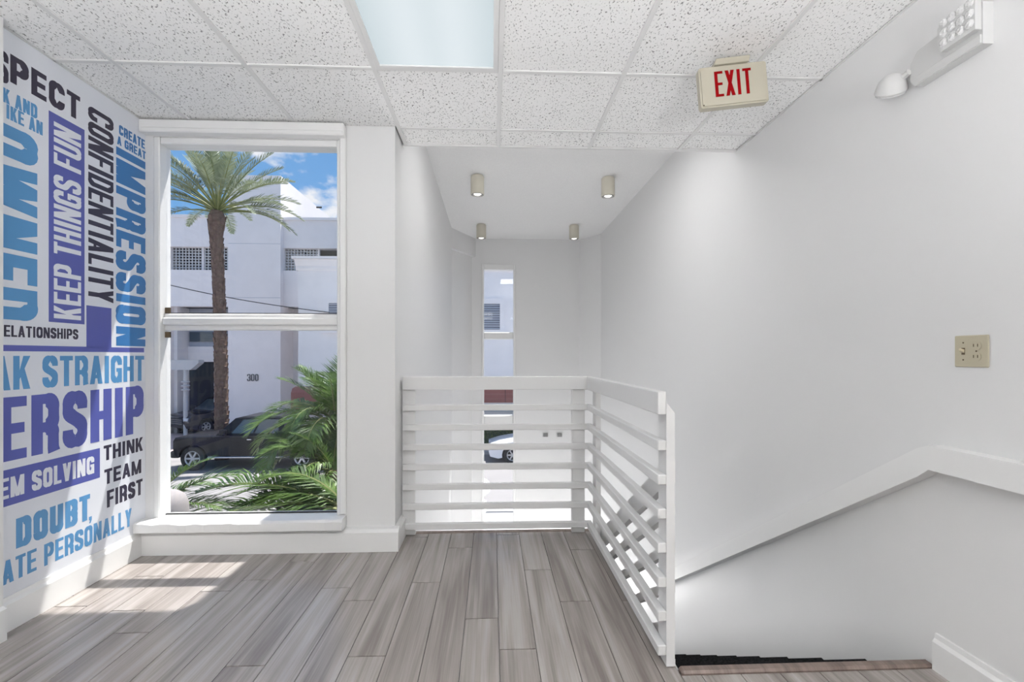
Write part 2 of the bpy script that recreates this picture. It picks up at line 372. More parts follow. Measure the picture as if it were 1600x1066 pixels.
# column c runs from gx[c] to gx[c+1]
tcol = {}
for c, a, b, _ in troffers: tcol.setdefault(c, []).append((b, a))
tile_me = None
rnd = random.Random(3)
for i in range(len(xs)-1):
    for j in range(len(ys)-1):
        x0, x1, y1, y0 = xs[i], xs[i+1], ys[j], ys[j+1]
        if y0 < YR: y0 = YR
        if any(b - .05 < (y0+y1)/2 < a + .05 for b, a in tcol.get(i-1, [])): continue
        yy1 = y1
        if x1 <= XS + .03 and y1 > YW: 
            if y0 >= YW - .02: continue
            yy1 = YW
        if j == 0 and i > 3: y0 += .022
        if tile_me is None:
            o = MB().bev((-.5, -.5, 0), (.5, .5, 1), .006).build('ceiling_tile', 'ceiling_tile', ce); tile_me = o.data
            tile_me.materials.append(M['tile_edge'])
            for pg in tile_me.polygons:
                if abs(pg.normal.z) < .5: pg.material_index = 1
        else:
            o = bpy.data.objects.new('ceiling_tile', tile_me); C.objects.link(o); o.parent = ce
        o.location = ((x0+x1)/2, (y0+yy1)/2, ZC + .004 + (.004 if j == 0 else 0)); o.scale = (x1-x0-.006, yy1-y0-.006, .016)
bw = .0115
for x in gx:
    ye = 3.175 if x > XS else YW
    MB().bev((x-bw, YR, ZC - .003), (x+bw, ye, ZC + .006), .0015).build('grid_bar', 'grid', ce)
for y in [g for g in gy if g > YR + .1]:
    for i in range(len(xs)-1):
        x0, x1 = xs[i], xs[i+1]
        if y > YW - .02 and x1 <= XS + .03: continue
        MB().bev((x0 + (bw if i else 0), y-bw, ZC - .003), (x1 - (bw if i < len(xs)-2 else 0), y+bw, ZC + .006), .0015).build('grid_bar', 'grid', ce)
MB().box((XS, 3.165, ZC - .004), (XR, 3.19, ZC + .035)).build('edge_angle', 'grid', ce)
MB().box((XL, YR, ZC - .003), (XL + .012, YW, ZC)).build('edge_angle', 'grid', ce)
MB().box((XR - .012, YR, ZC - .003), (XR, 3.17, ZC)).build('edge_angle', 'grid', ce)

# troffer lights
for k, (c, ya, yb, dm) in enumerate(troffers):
    x0, x1 = gx[c] + .012, gx[c+1] - .012; ya -= .012; yb += .012
    t = empty('ceiling_light', ((x0+x1)/2, (ya+yb)/2, ZC))
    lab = ['recessed fluorescent ceiling light with frosted panel above the window side'] + ['recessed fluorescent ceiling light farther back in the office, %s row, %s' % (r, c_) for c_ in ('mural side', 'middle', 'stair-wall side') for r in ('nearer', 'rearmost')]
    tag(t, lab[k], 'ceiling light', 'recessed ceiling lights')
    fr = MB()
    e = .022
    fr.box((x0, yb, ZC-.006), (x0+e, ya, ZC+.05)).box((x1-e, yb, ZC-.006), (x1, ya, ZC+.05)).box((x0+e, ya-e, ZC-.006), (x1-e, ya, ZC+.05)).box((x0+e, yb, ZC-.006), (x1-e, yb+e, ZC+.05))
    fr.build('frame', 'grid', t)
    MB().box((x0+e, yb+e, ZC+.001), (x1-e, ya-e, ZC+.006)).build('diffuser', dm, t)
    MB().box((x0, yb, ZC+.05), (x1, ya, ZC+.09)).build('housing', 'grid', t)

for k, (x, y) in enumerate(((-.25, 2.35), (.35, 2.35))):
    t = empty('lobby_light', (x, y, -.31)); tag(t, 'flush square light under the landing, %s' % ('street side', 'stair side')[k], 'ceiling light', 'lobby lights')  # added below the sightline to brighten the stairwell
    MB().bev((x - .28, y - .55, -.35), (x + .28, y + .55, -.31), .01).build('frame', 'grid', t)
    MB().box((x - .25, y - .52, -.356), (x + .25, y + .52, -.35)).build('diffuser', 'diffuser_bright', t)
t = empty('surface_light', (.53, 3.68, ZS)); tag(t, 'square surface-mounted ceiling light hidden behind the ceiling drop', 'ceiling light')  # added out of view to light the stairwell walls from above
MB().bev((.18, 3.34, ZS - .05), (.88, 4.02, ZS), .01).build('housing', 'grid', t)
MB().bev((.21, 3.37, ZS - .065), (.85, 3.99, ZS - .05), .006).build('diffuser', 'stair_diffuser', t)
# unseen lamps added for brightness: uplighters behind the camera, globes in the lobby
for k, (x, y) in enumerate(((-1.0, -.75), (.95, -.75))):
    t = empty('floor_lamp', (x, y, 0)); tag(t, 'standing uplighter lamp in the rear of the office, %s side' % ('mural', 'stair')[k], 'floor lamp', 'standing uplighters')
    MB().lathe([(.16, 0), (.16, .02), (.03, .035)], (x, y, 0), 24).build('base', 'metal_grey', t, True)
    MB().tube([(x, y, .03), (x, y, 1.12)], .014, 10).build('pole', 'metal_grey', t, True)
    MB().lathe([(.02, 1.10), (.15, 1.14), (.25, 1.24), (.255, 1.245), (.24, 1.25), (.14, 1.16), (.02, 1.13)], (x, y, 0), 28).build('bowl', 'fixture', t, True)
    MB().lathe([(.235, 1.225), (.235, 1.235)], (x, y, 0), 28).build('lamp_disc', 'uplight', t)
for k, (x, y, h) in enumerate(((-.28, 5.55, .85), (.95, 6.95, .50), (-.22, 4.45, .95))):
    t = empty('globe_lamp', (x, y, ZL)); tag(t, 'white globe lamp on the lobby floor, %s' % ('beside the street door', 'by the slit window', 'just inside the street door')[k], 'floor lamp', 'lobby globe lamps')
    MB().lathe([(.14, ZL), (.14, ZL + .02), (.03, ZL + .03)], (x, y, 0), 24).build('base', 'metal_grey', t, True)
    MB().tube([(x, y, ZL + .03), (x, y, ZL + h - .17)], .014, 10).build('pole', 'metal_grey', t, True)
    MB().lathe([(max(.002, .19*math.cos(a)), ZL + h + .19*math.sin(a)) for a in [-PI/2 + PI*i/14 for i in range(15)]], (x, y, 0), 24).build('globe', 'globe', t, True)
# baseboards
def base_x(name, x, y0, y1, side, h, lab):   # along Y against wall at x; side = +1 if room is at +x
    t = .02*side
    mb = MB().prism([(x, 0), (x + t, 0), (x + t, h - .03), (x + t*.55, h - .018), (x + t*.45, h), (x, h)], 'y', y0, y1)
    return struct(name, mb, 'paint', lab, 'baseboard')
base_x('baseboard_left', XL, 2.05, YW - .055, 1, .145, 'tall white baseboard under the mural')
MB().prism([(XL+.055, 0), (XL + .07, 0), (XL + .07, .13), (XL+.055, .14)], 'y', YR, 2.05).build('baseboard_run', 'paint', bpy.data.objects['baseboard_left'])
base_x('baseboard_right', XR, YR, YT - .035, -1, .135, 'white baseboard on the right wall by the stair top')
bf = MB().prism([(YW, 0), (YW - .055, 0), (YW - .055, .115), (YW - .035, .13), (YW, .135)], 'x', XL, XS + .03)
bf.prism([(XS, 0), (XS + .03, 0), (XS + .03, .115), (XS + .015, .13), (XS, .135)], 'y', YW + .0005, YE - .05)
struct('baseboard_front', bf, 'paint', 'white baseboard below the window turning the corner to the railing', 'baseboard')

# ------------------------------------------------------------------ tall window
win = empty('window_1', ((WX0+WX1)/2, YW, WZ0)); tag(win, 'tall white-framed window with two stacked panes', 'window', kind='structure')
GY = 2.985
gx0, gx1 = -1.978, -.938
zb, zm0, zm1, zt = .205, 1.325, 1.425, 2.435
fr = [((WX0, YW - .005, WZ0), (gx0, YW + .10, WZ1)), ((gx1, YW - .005, WZ0), (WX1, YW + .10, WZ1))]
for a, b in fr: MB().bev(a, b, .006).build('side_frame', 'paint', win)
MB().bev((gx0, YW + .0, zt), (gx1, YW + .10, WZ1), .005).build('head_frame', 'paint', win)
MB().bev((gx0, YW + .02, WZ0), (gx1, YW + .10, zb), .005).build('bottom_frame', 'paint', win)
mrail = MB().bev((gx0, YW + .015, zm0 + .03), (gx1, YW + .10, zm1 - .025), .006).bev((gx0, YW + .035, zm0), (gx1, YW + .09, zm1), .006)
mrail.build('meeting_rail', 'paint', win)
for z0, z1 in ((zb, zm0), (zm1, zt)):
    MB().box((gx0, GY, z0), (gx1, GY + .006, z1)).build('pane', 'glass', win)
    MB().box((gx0, GY - .006, z0), (gx1, GY + .012, z0 + .006)).build('gasket', 'dark', win)
for z in (zm0 - .045, zm1 + .002):
    MB().box((gx0, GY - .012, z), (gx0 + .03, GY - .002, z + .035)).build('corner_clip', 'brown', win)
MB().bev((WX1 - .002, YW - .02, WZ0 + .04), (WX1 + .035, YW, WZ1 + .01), .005).build('right_casing', 'paint', win)
MB().bev((XL + .002, YW - .06, WZ1 + .005), (WX1 + .035, YW, ZC - .006), .006).bev((XL + .012, YW - .066, WZ1 + .002), (WX1 + .03, YW, WZ1 + .03), .006).build('head_casing', 'paint', win)
sill = MB(); n = 24
prev = None
rs = random.Random(5)
top, bot = [], []
for i in range(n + 1):
    x = XL + .004 + (WX1 + .03 - XL) * i / n
    top.append((x, YW - .10 + rs.uniform(-.002, .004)))
bm = bmesh.new()
rows = []
for i, (x, y) in enumerate(top):
    c = .012 + rs.uniform(-.003, .006)
    pr = [(YW + .03, .207), (y + c, .207), (y, .207 - c), (y, .148), (y + .012, .140), (YW, .140)]
    rows.append([bm.verts.new((x, a, b)) for a, b in pr])
for r0, r1 in zip(rows, rows[1:]):
    for k in range(len(r0)): bm.faces.new((r0[k], r0[(k+1) % 6], r1[(k+1) % 6], r1[k]))
bm.faces.new(rows[0]); bm.faces.new(rows[-1][::-1])
MB().bm(bm).build('sill', 'paint', win)

# slit window at the far end
w2 = empty('window_2', ((NX0+NX1)/2, YB, NZ0)); tag(w2, 'narrow tall slit window in the far stairwell wall', 'window', kind='structure')
e = .035
for a, b in (((NX0, YB - .02, NZ0), (NX0 + e, YB + .1, NZ1)), ((NX1 - e, YB - .02, NZ0), (NX1, YB + .1, NZ1)), ((NX0 + e, YB - .02, NZ1 - .09), (NX1 - e, YB + .1, NZ1)), ((NX0 + e, YB - .02, NZ0), (NX1 - e, YB + .1, NZ0 + e))):
    MB().bev(a, b, .006).build('frame', 'paint', w2)
mz = [(1.43, 1.545), (.055, .22)]
for a, b in mz:
    MB().bev((NX0 + e, YB - .012, a), (NX1 - e, YB + .1, b), .012).build('mullion', 'paint', w2)
zz = [NZ0 + e, .055, .22, 1.43, 1.545, NZ1 - .09]
for i in (0, 2, 4): MB().box((NX0 + e, YB + .045, zz[i]), (NX1 - e, YB + .051, zz[i+1])).build('pane', 'glass', w2)

# ------------------------------------------------------------------ block lettering (condensed gothic built from strokes)
def arc(cx, cy, rx, ry, a0, a1, n=8):
    return [(cx + rx*math.cos(math.radians(a0 + (a1-a0)*i/n)), cy + ry*math.sin(math.radians(a0 + (a1-a0)*i/n))) for i in range(n+1)]
def glyph(ch, W, H, T):
    """list of polygons (lists of 2D points)"""
    out = []
    TH_ = T * .82
    def rect(x0, y0, x1, y1): out.append([(x0, y0), (x1, y0), (x1, y1), (x0, y1)])
    def diag(xb, xt, y0, y1, t=None):
        t = (t or T*1.06) / 2; out.append([(xb-t, y0), (xb+t, y0), (xt+t, y1), (xt-t, y1)])
    def stroke(pts):
        q = [pts[0]]
        for p in pts[1:]:
            if math.dist(p, q[-1]) > 1e-6: q.append(p)
        L = []
        for i, p in enumerate(q):
            a = q[max(i-1, 0)]; b = q[min(i+1, len(q)-1)]
            dx, dy = b[0]-a[0], b[1]-a[1]; l = math.hypot(dx, dy); nx, ny = -dy/l, dx/l
            hw = T/2*abs(nx) + TH_/2*abs(ny)
            L.append(((p[0]+nx*hw, p[1]+ny*hw), (p[0]-nx*hw, p[1]-ny*hw)))
        for (a, b), (c, d) in zip(L, L[1:]): out.append([a, b, d, c])
    a, b = T/2, W - T/2; c, d = TH_/2, H - TH_/2; mx_ = W/2; rx = (b-a)/2; ry = min(rx*1.25, H*.24); mid = H*.5
    if ch in 'EFHIKLMNPRTBD' : pass
    if ch == 'A':
        t = T*1.02; diag(t/2, mx_ , 0, H, t); diag(W - t/2, mx_, 0, H, t); rect(W*.2, H*.2, W*.8, H*.2 + TH_*.85)
    elif ch == 'B':
        rect(0, 0, T, H); stroke([(T*.5, d), (mx_, d)] + arc(mx_, d - ry*.8, b-mx_, ry*.8, 90, 0) + arc(mx_, mid + ry*.8, b-mx_, ry*.8, 0, -90) + [(T*.5, mid)])
        stroke([(T*.5, mid), (mx_, mid)] + arc(mx_, mid - ry*.8, b-mx_, ry*.8, 90, 0) + arc(mx_, c + ry*.8, b-mx_, ry*.8, 0, -90) + [(T*.5, c)])
    elif ch in 'CG':
        end = H*.34 if ch == 'C' else H*.46
        stroke([(b, H*.66), (b, d-ry)] + arc(mx_, d-ry, rx, ry, 0, 180, 12) + [(a, c+ry)] + arc(mx_, c+ry, rx, ry, 180, 360, 12) + [(b, end)])
        if ch == 'G': rect(mx_, H*.40, W, H*.40 + TH_*.9); rect(W - T*.55, 0, W, H*.3)
    elif ch == 'D':
        rect(0, 0, T, H); r2 = min(ry*1.1, H*.3); q = max(b - rx*1.1, T)
        stroke([(T*.5, d), (q, d)] + arc(q, d-r2, b-q, r2, 90, 0) + arc(q, c+r2, b-q, r2, 0, -90) + [(T*.5, c)])
    elif ch == 'E': rect(0, 0, T, H); rect(T, 0, W, TH_); rect(T, mid-TH_/2, W*.92, mid+TH_/2); rect(T, H-TH_, W, H)
    elif ch == 'F': rect(0, 0, T, H); rect(T, mid-TH_/2, W*.9, mid+TH_/2); rect(T, H-TH_, W, H)
    elif ch == 'H': rect(0, 0, T, H); rect(W-T, 0, W, H); rect(T, mid-TH_/2, W-T, mid+TH_/2)
    elif ch == 'I': rect(mx_-T/2, 0, mx_+T/2, H)
    elif ch == 'K':
        rect(0, 0, T, H); t = T*1.15; out.append([(T, H*.30), (T, H*.55), (W-t, H), (W, H)]); out.append([(W*.38, H*.48), (W*.38 + t*.55, H*.70), (W, 0), (W-t, 0)])
    elif ch == 'L': rect(0, 0, T, H); rect(T, 0, W, TH_)
    elif ch == 'M': rect(0, 0, T, H); rect(W-T, 0, W, H); diag(mx_, T*.55, 0, H, T*.95); diag(mx_, W-T*.55, 0, H, T*.95)
    elif ch == 'N': rect(0, 0, T*.95, H); rect(W-T*.95, 0, W, H); diag(W-T*.55, T*.55, 0, H, T*1.1)
    elif ch in 'O0': stroke([(a, c+ry), (a, d-ry)] + arc(mx_, d-ry, rx, ry, 180, 0, 12) + [(b, c+ry)] + arc(mx_, c+ry, rx, ry, 0, -180, 12))
    elif ch in 'PR':
        m2 = H*.44; rect(0, 0, T, H); q = mx_
        r2 = (d-m2)/2
        stroke([(T*.5, d), (q, d)] + arc(q, d-min(r2, ry), b-q, min(r2, ry), 90, 0) + arc(q, m2+min(r2, ry), b-q, min(r2, ry), 0, -90) + [(T*.5, m2)])
        if ch == 'R': stroke([(mx_, m2)] + arc(mx_, m2 - ry*.8, b-mx_-T*.03, ry*.8, 90, 0) + [(b - T*.03, TH_*.5), (b + T*.05, 0)])
    elif ch == 'S':
        s = [(b, H*.68), (b, d-ry)] + arc(mx_, d-ry, rx, ry, 0, 180, 12) + [(a, H*.70)]
        p0, p1, p2, p3 = (a, H*.70), (a, H*.50), (b, H*.52), (b, H*.30)
        for i in range(1, 12):
            t = i/12; u_ = 1-t
            s.append(tuple(u_**3*p0[k] + 3*u_*u_*t*p1[k] + 3*u_*t*t*p2[k] + t**3*p3[k] for k in (0, 1)))
        s += [(b, H*.30), (b, c+ry)] + arc(mx_, c+ry, rx, ry, 0, -180, 12) + [(a, H*.32)]
        stroke(s)
    elif ch == 'T': rect(mx_-T/2, 0, mx_+T/2, H-TH_); rect(0, H-TH_, W, H)
    elif ch == 'U': stroke([(a, H), (a, c+ry)] + arc(mx_, c+ry, rx, ry, 180, 360, 12) + [(b, H)])
    elif ch == 'V': t = T*1.02; diag(mx_, t/2, 0, H, t); diag(mx_, W-t/2, 0, H, t)
    elif ch == 'W':
        t = T*.95; diag(W*.27, t/2, 0, H, t); diag(W*.27, W*.5, 0, H, t); diag(W*.73, W*.5, 0, H, t); diag(W*.73, W-t/2, 0, H, t)
    elif ch == 'X': t = T*1.1; diag(t/2, W-t/2, 0, H, t); diag(W-t/2, t/2, 0, H, t)
    elif ch == 'Y': t = T*1.05; diag(mx_, t/2, H*.42, H, t); diag(mx_, W-t/2, H*.42, H, t); rect(mx_-T/2, 0, mx_+T/2, H*.45)
    elif ch == ',': rect(0, 0, T, T); out.append([(T*.4, 0), (T, 0), (T*.55, -T*.95), (T*.05, -T*.95)])
    elif ch == '3':
        stroke([(a, H*.70), (a, d-ry*.7)] + arc(mx_, d-ry*.8, rx, ry*.8, 180, 0, 10) + arc(mx_, mid+ry*.8, rx, ry*.8, 0, -90, 6))
        stroke([(mx_, mid)] + arc(mx_, mid-ry*.8, rx, ry*.8, 90, 0, 6) + arc(mx_, c+ry*.8, rx, ry*.8, 0, -180, 10) + [(a, H*.30)])
    return out
WID = {'I': .42, 'M': 1.3, 'W': 1.5, ' ': .45, ',': .42, 'L': .85, 'F': .9, 'E': .9, 'T': .92, 'N': 1.04, 'A': 1.04}
def text_polys(s, L, H, bold=.40, gap=.16, words=False):
    tot = sum(WID.get(c, 1) for c in s) + gap * (len(s) - 1)
    u_ = L / tot; T = min(u_ * bold, H * .23); x = 0; out = []; ids = []; wi = 0
    for c in s:
        wd = WID.get(c, 1) * u_
        if c != ' ':
            if c == 'I': g = [[(p[0], p[1]) for p in q] for q in glyph('I', wd, H, T)]
            else: g = glyph(c, wd, H, T)
            out += [[(p[0] + x, p[1]) for p in q] for q in g]; ids += [wi]*len(g)
        else: wi += 1
        x += wd + gap * u_
    return [[q for q, k in zip(out, ids) if k == n] for n in range(wi + 1)] if words else out
def lay(polys, fn, depth_vec):
    """flat polygons -> thin raised film; fn maps 2D to 3D"""
    mb = MB(); dv = Vector(depth_vec)
    for k, q in enumerate(polys):          # overlapping strokes sit a hair above one another
        n = len(q); p = [Vector(fn(a)) for a in q]; d = dv * (1 + .012*(k % 40))
        mb.add([v for v in p] + [v + d for v in p], [tuple(range(n)), tuple(range(n, 2*n))] + [(i, (i+1) % n, n+(i+1) % n, n+i) for i in range(n)])
    return mb

# ------------------------------------------------------------------ word mural on the left wall
XM = XL + .004
mural = empty('wall_mural', (XL, 2.45, .15)); tag(mural, 'floor-to-ceiling vinyl mural of blue, violet and black words', 'mural')
MB().box((XL + .0005, 2.05, .14), (XM, YW - .001, ZC - .004)).build('backing', 'vinyl', mural)
def mz_(u, v): p = PX(u, v, XM); return p.y, p.z
def word(s, how, left, right, m, lab, bold=.40, lift=.0006, gap=.16):
    """left = (u, vtop, vbottom) and right = (u, vtop, vbottom): outer ends of the word in the picture"""
    yl, zl1 = mz_(left[0], left[1]); _, zl0 = mz_(left[0], left[2])
    yr, zr1 = mz_(right[0], right[1]); _, zr0 = mz_(right[0], right[2])
    z0, z1 = (zl0 + zr0)/2, (zl1 + zr1)/2
    if how == 'h': pl = text_polys(s, yr - yl, z1 - z0, bold, gap, True); fn = lambda q: (XM, yl + q[0], z0 + q[1])
    elif how == 'down': pl = text_polys(s, z1 - z0, yr - yl, bold, gap, True); fn = lambda q: (XM, yl + q[1], z1 - q[0])
    else: pl = text_polys(s, z1 - z0, yr - yl, bold, gap, True); fn = lambda q: (XM, yr - q[1], z0 + q[0])
    # keep only what lies on this wall stretch (the near pilaster covers the rest)
    for w1, ps_ in zip(s.split(' '), pl):
        o = lay(ps_, fn, (lift, 0, 0)).build('lettering', m, mural); o['label'] = lab.split('|')[0] + (' ' + w1 if w1 != ',' else '')
def block(left, right, m, lab, lift=.0003):
    yl, zl1 = mz_(left[0], left[1]); _, zl0 = mz_(left[0], left[2]); yr, zr1 = mz_(right[0], right[1]); _, zr0 = mz_(right[0], right[2])
    o = MB().box((XM - .0005, yl, (zl0+zr0)/2), (XM + lift, yr, (zl1+zr1)/2)).build('colour_block', m, mural); o['label'] = lab
word('PECT', 'h', (16, 86, 132), (125, 150, 186), 'v_black', 'black vinyl lettering reading', .38)
word('S', 'h', (-6, 74, 124), (13, 84, 131), 'v_black', 'cut-off black vinyl letter', .38)
word('K AND', 'h', (4, 139, 163), (58, 162, 182), 'v_blue', 'small blue vinyl lettering reading')
word('IKE AN', 'h', (10, 164, 189), (66.5, 190, 208), 'v_blue', 'small blue vinyl lettering reading')
word('OWNED', 'down', (-40, 185, 505), (58, 204, 494), 'v_blue', 'huge sideways blue vinyl lettering reading', .40)
block((76, 172.5, 503), (132, 203, 507), 'v_violet', 'violet panel behind sideways words')
word('KEEP THINGS FUN', 'up', (84, 188, 499), (126.5, 213, 499), 'v_white', 'white sideways vinyl lettering reading', .36)
word('CONFIDENTIALITY', 'down', (138, 166, 470), (177, 186, 473), 'v_black', 'dark sideways vinyl lettering reading', .36)
word('CREATE', 'h', (186, 196, 212), (226, 218, 231), 'v_deep', 'small deep blue vinyl lettering reading')
word('A GREAT', 'h', (183, 213, 227), (227.5, 236, 248), 'v_deep', 'small deep blue vinyl lettering reading')
word('IMPRESSION', 'down', (181.5, 230, 541), (227, 252, 541), 'v_deep', 'large sideways blue vinyl lettering reading', .42)
block((135, 478, 543), (174, 481, 543), 'v_violet', 'plain violet block')
block((2, 541, 550), (225, 542.5, 550), 'v_violet', 'violet bar across the mural')
word('ELATIONSHIPS', 'h', (6, 510, 529), (122, 513, 528), 'v_black', 'small dark vinyl lettering reading', .33)
word('AK STRAIGHT', 'h', (-14, 558, 613), (225, 555, 594), 'v_blue', 'blue vinyl lettering reading', .36)
word('ERSHIP', 'h', (-3, 622, 727), (224, 603, 673), 'v_violet', 'huge violet vinyl lettering reading', .40)
block((2, 738, 797), (156, 699, 744), 'v_violet', 'violet panel behind white words')
word('EM SOLVING', 'h', (-2, 750, 785), (147, 713, 738), 'v_white', 'white vinyl lettering reading', .38)
word('THINK', 'h', (162, 698, 722), (223, 682, 703), 'v_black', 'black vinyl lettering reading', .36)
word('TEAM', 'h', (163, 735, 758), (220.5, 717, 739), 'v_black', 'black vinyl lettering reading', .36)
word('FIRST', 'h', (167, 766, 793), (222.5, 749, 773), 'v_black', 'black vinyl lettering reading', .36)
word('DOUBT', 'h', (25, 812, 858), (140.5, 771, 811), 'v_blue', 'bold blue vinyl lettering reading', .42)
word(',', 'h', (139, 790, 813), (146, 789, 811), 'v_blue', 'blue comma', .9)
word('ATE PERSONALLY', 'h', (3, 879, 915), (205.5, 794, 822), 'v_blue', 'blue vinyl lettering reading', .36)

# ------------------------------------------------------------------ railings
S_ = .033
def zr(i): return .833 - .128*i
rl = empty('stair_railing', (.1, 3.1, 0)); tag(rl, 'white waist-high railing of horizontal slats around the stair opening', 'railing')
Xs0, Xs1, Xp1 = .62, .652, .684
Yf0, Yf1, Yp1 = 3.098, 3.131, 3.164
def slatF(z0, z1, name): MB().bev((XS + .012, Yf0, z0), (Xs1, Yf1, z1), .003).build(name, 'rail_paint', rl)
def slatS(z0, z1, name): MB().bev((Xs0, YT + .012, z0), (Xs1, Yf0 - .001, z1), .003).build(name, 'rail_paint', rl)
slatF(.949, 1.035, 'top_rail'); slatS(.949, 1.035, 'top_rail')
for i in range(7): slatF(zr(i) - .019, zr(i) + .019, 'slat'); slatS(zr(i) - .019, zr(i) + .019, 'slat')
for x0 in (-.585, .525): MB().bev((x0, Yf1, .003), (x0 + .086, Yp1, 1.0), .003).build('post', 'rail_paint', rl)
for y0, y1 in ((YT + .012, YT + .098), (2.985, 3.07)):
    MB().prism([(y0, .013 if y0 < 2 else .003), (y1, .003), (y1, 1.0), (y0, 1.0)] if y0 > 2 else [(y0, .013), (y1, .003), (y1, 1.0), (y0, 1.0)], 'x', Xs1, Xp1).build('post', 'rail_paint', rl) if y0 > 2 else \
    MB().prism([(Xs1, .005), (Xp1, .005), (Xp1, .955), (Xs1, .995)], 'y', y0, y1).build('post', 'rail_paint', rl)

# stairs
RISE, RUN = .172, .28
st = empty('staircase', (1.17, YT, ZL)); tag(st, 'straight flight of dark carpeted steps going down beside the right wall', 'staircase')
for k in range(1, 16):
    y0 = YT + .014 + (k-1)*RUN; y1 = YT + k*RUN + .025; z = -RISE*k
    mb = MB().bev((XE + .066, y0, z - .03), (XR - .003, y1, z), .008).box((XE + .066, y1 - .03, z - RISE), (XR - .003, y1 - .02, z - .02)) if k < 16 else None
    mb.build('step', 'carpet', st)
MB().prism([(YT + .3, -.55), (YT + .014, -.30), (YT + .014, -.5), (YT + 15*RUN, ZL + .005), (YT + 15*RUN + .02, ZL + .12)], 'x', XE + .07, XR - .01).build('underside', 'paint', st)

# sloping balustrade on the open side of the flight
sl = RISE / RUN; cs = 1 / math.hypot(1, sl); dirv = Vector((0, cs, -sl*cs))
bal = empty('stair_balustrade', (.71, YT, 0)); tag(bal, 'white sloping slat balustrade following the stairs down behind the railing', 'railing')
def sloped(x0, x1, zc, hgt, y0, y1, name, parent, m='rail_paint'):
    """board parallel to the flight: vertical height hgt/cs, centre height zc at y = YT"""
    h = hgt / cs / 2
    z = lambda y: zc - sl*(y - YT)
    MB().prism([(y0, z(y0)-h), (y1, z(y1)-h), (y1, z(y1)+h), (y0, z(y0)+h)], 'x', x0, x1).build(name, m, parent)
sloped(.686, .72, .78, .086, YT + .10, 5.9, 'top_rail', bal)
for i in range(6): sloped(.686, .72, .625 - .152*i, .036, YT + .10, 5.9, 'slat', bal)
for y in (3.6, 5.8):
    MB().box((.72, y, -RISE/RUN*(y-YT) - .12), (.752, y + .086, .80 - sl*(y-YT))).build('post', 'rail_paint', bal)

# handrail on the right wall
hr = empty('wall_handrail', (XR, YT, .7)); tag(hr, 'white boxed handrail fixed to the right wall, level then sloping down the stairs', 'handrail')
zk = .795; hb = .062; tx = XR - .058
MB().box((tx, YR + .02, zk - .045), (XR + .0, 1.69, zk + .045)).build('level_rail', 'paint', hr)
h = .05/cs
z = lambda y: zk - .0 - .632*(y - 1.70)
MB().prism([(1.69, zk-.045), (1.74, z(1.74)-h), (6.0, z(6.0)-h), (6.0, z(6.0)+h*.85), (1.74, z(1.74)+h*.85), (1.69, zk+.045)], 'x', tx, XR).build('sloping_rail', 'paint', hr)

# ------------------------------------------------------------------ fittings
# downlights
HS = ZS - CH
for k, (u, v, lab) in enumerate(((746, 275, 'beige cylinder downlight, nearer left of the four on the stairwell ceiling'), (950, 278, 'beige cylinder downlight, nearer right of the four on the stairwell ceiling'),
                    (752, 351, 'beige cylinder downlight, far left of the four, above the slit window'), (897, 352, 'beige cylinder downlight, far right of the four on the stairwell ceiling'))):
    fwd = F*HS/(HZ - v); kk = (u-800)/F
    x = fwd*(math.sin(TH) + kk*math.cos(TH)); y = fwd*(math.cos(TH) - kk*math.sin(TH))
    d = empty('downlight', (x, y, ZS)); tag(d, lab, 'downlight', 'cylinder downlights')
    MB().lathe([(.060, ZS), (.060, ZS - .012), (.069, ZS - .013), (.069, ZS - .195), (.063, ZS - .195), (.063, ZS - .13), (.02, ZS - .12)], (x, y, 0), 24).build('can', 'beige', d, True)
    MB().lathe([(.061, ZS - .181), (.0625, ZS - .196), (.052, ZS - .197), (.050, ZS - .183)], (x, y, 0), 24).build('rim', 'metal_grey', d, True)
    MB().lathe([(.02, ZS - .125), (.045, ZS - .165), (.047, ZS - .18), (.03, ZS - .196), (.001, ZS - .20)], (x, y, 0), 20).build('bulb', 'bulb', d, True)

# exit sign
ex = empty('exit_sign', (0, 0, 0)); tag(ex, 'cream ceiling-hung exit sign with red capital letters', 'exit sign')
def rrect(w_, h_, r, n=5):
    p = []
    for cx, cy, a in ((w_/2-r, h_/2-r, 0), (-w_/2+r, h_/2-r, 90), (-w_/2+r, -h_/2+r, 180), (w_/2-r, -h_/2+r, 270)): p += arc(cx, cy, r, r, a, a+90, n)
    return p
bm_ = MB().prism(rrect(.318, .196, .012), 'y', -.018, .018).prism(rrect(.302, .180, .01), 'y', -.023, -.017); bm_.build('housing', 'ivory', ex, True)
pl = text_polys('EXIT', .172, .122, .34, .24)
lay(pl, lambda q: (q[0] - .088, -.0235, q[1] - .052), (0, -.001, 0)).build('lettering', 'exit_red', ex)['label'] = 'red word EXIT'
MB().prism([(-.085, .10), (.075, .10), (.085, .128), (-.075, .128)], 'y', -.03, .03).build('canopy', 'ivory', ex)
MB().lathe([(.0035, -.0235), (.0035, -.0245)], (-.147, 0, -.086), 8, 'y').build('screw', 'brown', ex)
e0 = P(1143.5, 136, 2.19); ex.scale = (.965, .965, .965); ex.location = (e0.x, e0.y, e0.z); ex.rotation_euler = (0, math.radians(-4.6), math.radians(-6))

